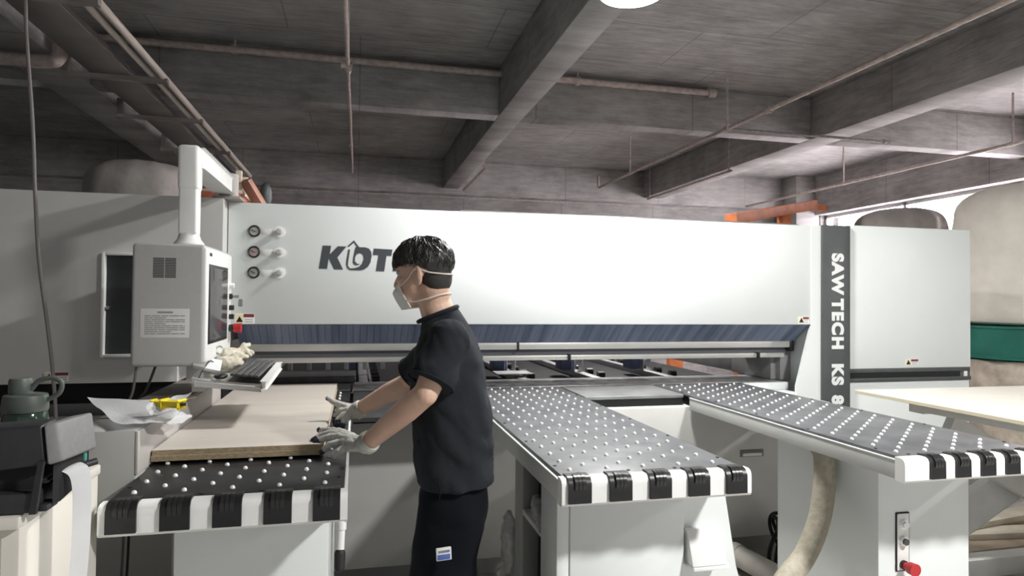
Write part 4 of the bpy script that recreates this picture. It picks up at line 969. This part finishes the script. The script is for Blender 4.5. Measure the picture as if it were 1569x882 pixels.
bm = new(); bar(bm, (-.575+DX, 4.18, 2.20), (-.48+DX, 4.25, 2.035), .1, .028); ob_ = obj('angle_strip', bm, mat('salmon_paint', (.52, .27, .2), .6, var=.2, scale=9)); tag(ob_, 'pinkish steel strip leaning against the orange box on the saw', 'steel strip')
bm = new(); ball(bm, (-.50+DX, 4.5, 2.16), (.04, .05, .09), 16, 12)
vb = remeshed('air_valve', bm, .012, mat('dark_valve', (.05, .06, .06), .5), None, 1); tag(vb, 'dark pneumatic valve behind the crate on the saw', 'valve')
bm = new(); cyl(bm, (-.50+DX, 4.5, 2.003), (-.50+DX, 4.5, 2.1), .02); obj('valve_stem', bm, PIPED, vb)
bm = new(); p, q = at(1120, 336, 5.6), at(1245, 314, 6.2); p.z -= .0
gt = thing('rack_beam', 'orange steel rack beam on posts behind the right end of the saw', 'rack', (4.0, 6, 0))
d_ = (q-p); bar(bm, p, q, .12, .10, bev=.004); obj('long_beam', bm, ORANGE, gt)
bm = new(); bar(bm, q+Vector((-.12, 0, -.02)), q+Vector((.18, .05, -.02)), .08, .07, bev=.004); obj('beam_end', bm, ORANGE, gt)
bm = new()
for t_ in (.12, .62): pz_ = p.lerp(q, t_); box(bm, pz_.x-.05, pz_.x+.05, pz_.y-.05, pz_.y+.05, 0, pz_.z-.04, .004)
obj('rack_post', bm, ORANGE, gt)
pp_ = at(1037, 560, 6.9); bm = new(); box(bm, pp_.x-.08, pp_.x+.08, 6.9, 7.0, 0, 1.35, .004); o = obj('orange_post', bm, ORANGE); tag(o, 'orange steel post seen through the throat of the saw', 'post')

# ================================================================== HOSES AND SMALL THINGS ON THE FLOOR
hp_ = catmull([Vector((1.962, 2.46, .872)), at(1263, 700, 2.44), at(1263, 745, 2.43), at(1254, 800, 2.40), at(1232, 852, 2.36), at(1200, 895, 2.30), Vector((1.5, 2.25, .2))], 14)
bm = new(); tube(bm, hp_, .0445, 24)
o = obj('dust_hose', bm, HOSE); tag(o, 'fat beige cloth hose curving down under the right hand table', 'hose')
pv = thing('pvc_pipe', 'grey plastic drain elbow on the floor against the machine base', 'pipe', (2.15, 3.25, 0))
bm = new(); tube(bm, catmull([(2.02, 3.46, .03), (2.04, 3.42, .07), (2.08, 3.33, .085), (2.115, 3.2, .078), (2.18, 2.96, .062)], 8), .058, 20); obj('elbow', bm, PVC, pv)
bm = new(); tube(bm, [(2.082, 3.325, .085), (2.096, 3.28, .083)], .064, 20); obj('collar', bm, PVC, pv)
random.seed(9); bm = new()
for k in range(5):
    pts = [Vector((2.36+.02*k+.05*math.sin(t*1.0+k), 3.3+.06*math.cos(t)+.02*k, .12+.11*math.sin(t)+.01*k)) for t in [2*PI*i/24 for i in range(25)]]
    tube(bm, pts, .011, 8, False)
tube(bm, [(2.36, 3.3, .01), (2.4, 3.25, .012), (2.5, 3.2, .012)], .011, 8)
o = obj('cable_coil', bm, RUBBER); tag(o, 'coil of black cable on the floor beside the drain elbow', 'cable')
random.seed(4); bm = new(); c = Vector((.728, 2.5, .655))
ball(bm, c, (.035, .11, .045), 20, 14)
for k in range(5): ball(bm, c+Vector((random.uniform(-.03, .0), random.uniform(-.12, .12), random.uniform(-.02, .05))), random.uniform(.02, .035), 12, 8)
o = remeshed('plastic_bag', bm, .006, mat('cloudy_plastic', (.38, .38, .37), .35, var=.3, scale=20), None, 1, lambda co: noise.noise(co*40)*.012); tag(o, 'crumpled clear plastic bag on the shelf inside the middle table leg', 'bag')
bm = new(); c = Vector((.69, 2.92, .38)); ball(bm, c, (.035, .08, .16), 20, 14); ball(bm, c+Vector((-.02, 0, -.22)), (.04, .09, .15), 20, 14)
o = remeshed('plastic_bag', bm, .008, bpy.data.materials['cloudy_plastic'], None, 1, lambda co: noise.noise(co*30)*.014); tag(o, 'hanging plastic film bundle behind the middle table leg near the floor', 'bag')

# ================================================================== CEILING LAMP AND PIPES
lm = thing('ceiling_lamp', 'round bright lamp hanging under the ceiling at the top of the picture', 'lamp', LAMP)
bm = new(); lathe(bm, [(.175, -.004), (.18, .0), (.18, .02), (.15, .05), (.09, .07), (.06, .13), (.03, .14)], LAMP, 48); obj('lamp_housing', bm, mat('lamp_body', (.5, .5, .5), .4), lm)
bm = new(); lathe(bm, [(.001, -.0095), (.168, -.0095), (.168, -.0045), (.001, -.0045)], LAMP, 48); obj('lamp_lens', bm, mat('lamp_glow', (1, .99, .95), .4, emit=30), lm)
bm = new(); cyl(bm, LAMP+Vector((0, 0, .13)), (LAMP.x, LAMP.y, ZC), .008, seg=10); obj('suspension_rod', bm, PIPED, lm)
def pipe(lab, pts, r, hangers=(), material=PIPE, clamps=()):
    t = thing('ceiling_pipe', lab, 'pipe', pts[0])
    r0 = r[0] if isinstance(r, list) else r
    bm = new(); tube(bm, pts, r, 14); obj('pipe_run', bm, material, t)
    for h in hangers:
        bm = new(); h = Vector(h); cyl(bm, h, (h.x, h.y, h.z+h_len(h)), .012, seg=10); cyl(bm, h-Vector((0, .02, 0)), h+Vector((0, .02, 0)), r0*1.35, seg=16); obj('hanger', bm, material, t)
    for c, d in clamps:
        bm = new(); c, d = Vector(c), Vector(d).normalized(); cyl(bm, c-d*.035, c+d*.035, r0*1.5, seg=16); cyl(bm, c-d*.055, c-d*.035, r0*1.8, seg=16); obj('pipe_clamp', bm, material, t)
    return t
def h_len(h): return (ZB if any(x0 <= h.x <= x1 for x0, x1 in ((1.48, 1.76), (5.4, 5.76))) else ZC)-h.z
zp = 3.45
pipe('pipe running across the picture just below the ceiling, nearest cross run', [(-2.45, 6.86, 3.93), (4.0, 6.86, 3.93), (4.02, 6.86, 3.9)], .036, [(x, 6.86, 3.93) for x in (-1.2, 2.35)], PIPE, [((4.0, 6.86, 3.93), (1, 0, 0))])
pipe('pipe above the worker running away from the camera, ending in mid air', [(-.1, 1.5, zp), (-.1, 5.6, zp), (-.1, 6.0, zp), (-.09, 10.4, zp)], [.018, .018, .0155, .015], [(-.1, 3.0, zp), (-.1, 5.62, zp), (-.1, 8.6, zp)], PIPE, [((-.1, 5.62, zp), (1, 0, 0)), ((-.1, 5.75, zp), (0, 1, 0))])
pipe('long straight pipe slanting across the upper right, left of the thick beam', [(4.04, 1.5, zp), (4.04, 10.6, zp), (4.04, 10.65, zp+.02), (4.04, 10.66, zp+.2)], .022, [(4.04, 3.0, zp), (4.04, 6.6, zp), (4.04, 9.3, zp)], PIPE, [((4.04, 6.6, zp), (0, 1, 0)), ((4.04, 5.85, zp), (0, 1, 0))])
pipe('thin pipe leaving the slanting pipe toward the right under the cross beam', [(4.04, 6.6, zp), (6.2, 6.62, zp), (6.22, 6.62, zp-.02)], .016, [], PIPED, [((6.2, 6.62, zp), (1, 0, 0))])
pipe('pipe at the far right running toward the corner column', [(7.6, 4.2, 3.42), (7.6, 11.7, 3.42)], .022, [(7.6, 6.2, 3.42), (7.6, 9.0, 3.42), (7.6, 4.9, 3.42)], PIPE)
pipe('thin pale pipe low along the back wall', [(-2.4, 11.7, 3.34), (5.3, 11.7, 3.34)], .012, [], PIPE)
pipe('thin pipe tucked along the lower edge of the thick right beam', [(5.36, 11.5, 3.44), (5.36, 8.6, 3.44)], .018, [(5.36, 11.4, 3.44), (5.36, 8.7, 3.44)], PIPE)
pipe('thin pipe tucked along the lower edge of the middle beam', [(1.82, 11.5, 3.44), (1.82, 9.4, 3.44)], .018, [(1.82, 9.6, 3.44)], PIPE)
t = thing('ceiling_pipe', 'outer pipe of the parallel pair beside the left beam', 'pipe', (-1.7, 3, zp), 'pair of pipes beside the left beam')
bm = new(); tube(bm, [(-1.70, 1.5, 3.45), (-1.70, 11.2, 3.45)], .03, 14); obj('pipe_run', bm, mat('cream_pipe', (.70, .64, .56), .55), t)
t = thing('ceiling_pipe', 'inner pipe of the parallel pair, close to the left beam', 'pipe', (-1.79, 3, zp), 'pair of pipes beside the left beam')
bm = new(); tube(bm, [(-1.79, 1.5, 3.45), (-1.79, 11.2, 3.45)], .024, 14); obj('pipe_run', bm, bpy.data.materials['cream_pipe'], t)
for i, y in enumerate((4.75, 6.35, 7.7, 9.3)):
    bm = new(); bar(bm, (-2.5, y, 3.41), (-1.66, y, 3.41), .05, .04, bev=.003); bar(bm, (-2.47, y, 3.39), (-2.47, y, 3.6), .04, .05, up=(1, 0, 0), bev=.003)
    o = obj('pipe_bracket', bm, mat('bracket_grey', (.33, .30, .28), .6) if i == 0 else bpy.data.materials['bracket_grey']); tag(o, ['nearest steel bracket carrying the two left pipes', 'second steel bracket under the two left pipes', 'third steel bracket under the two left pipes', 'farthest steel bracket under the two left pipes'][i], 'bracket', 'brackets under the left pipes')
bm = new(); box(bm, -2.28, -1.95, 1.0, 11.4, 3.435, 3.445, .002); box(bm, -1.955, -1.945, 1.0, 11.4, 3.445, 3.49, .002); o = obj('cable_tray', bm, mat('tray_grey', (.24, .225, .215), .6, var=.2, scale=3)); tag(o, 'flat grey cable tray running along the left beam', 'cable tray')
bm = new(); tube(bm, catmull([(-5.5, 6.1, 3.42), (-3.2, 6.1, 3.42), (-2.56, 6.1, 3.42), (-2.43, 6.1, 3.46), (-2.415, 6.1, 3.6), (-2.415, 6.1, 4.02)], 6), .055, 18)
o = obj('drain_pipe', bm, PIPE); tag(o, 'fat elbow pipe dropping beside the left beam and turning left', 'pipe')
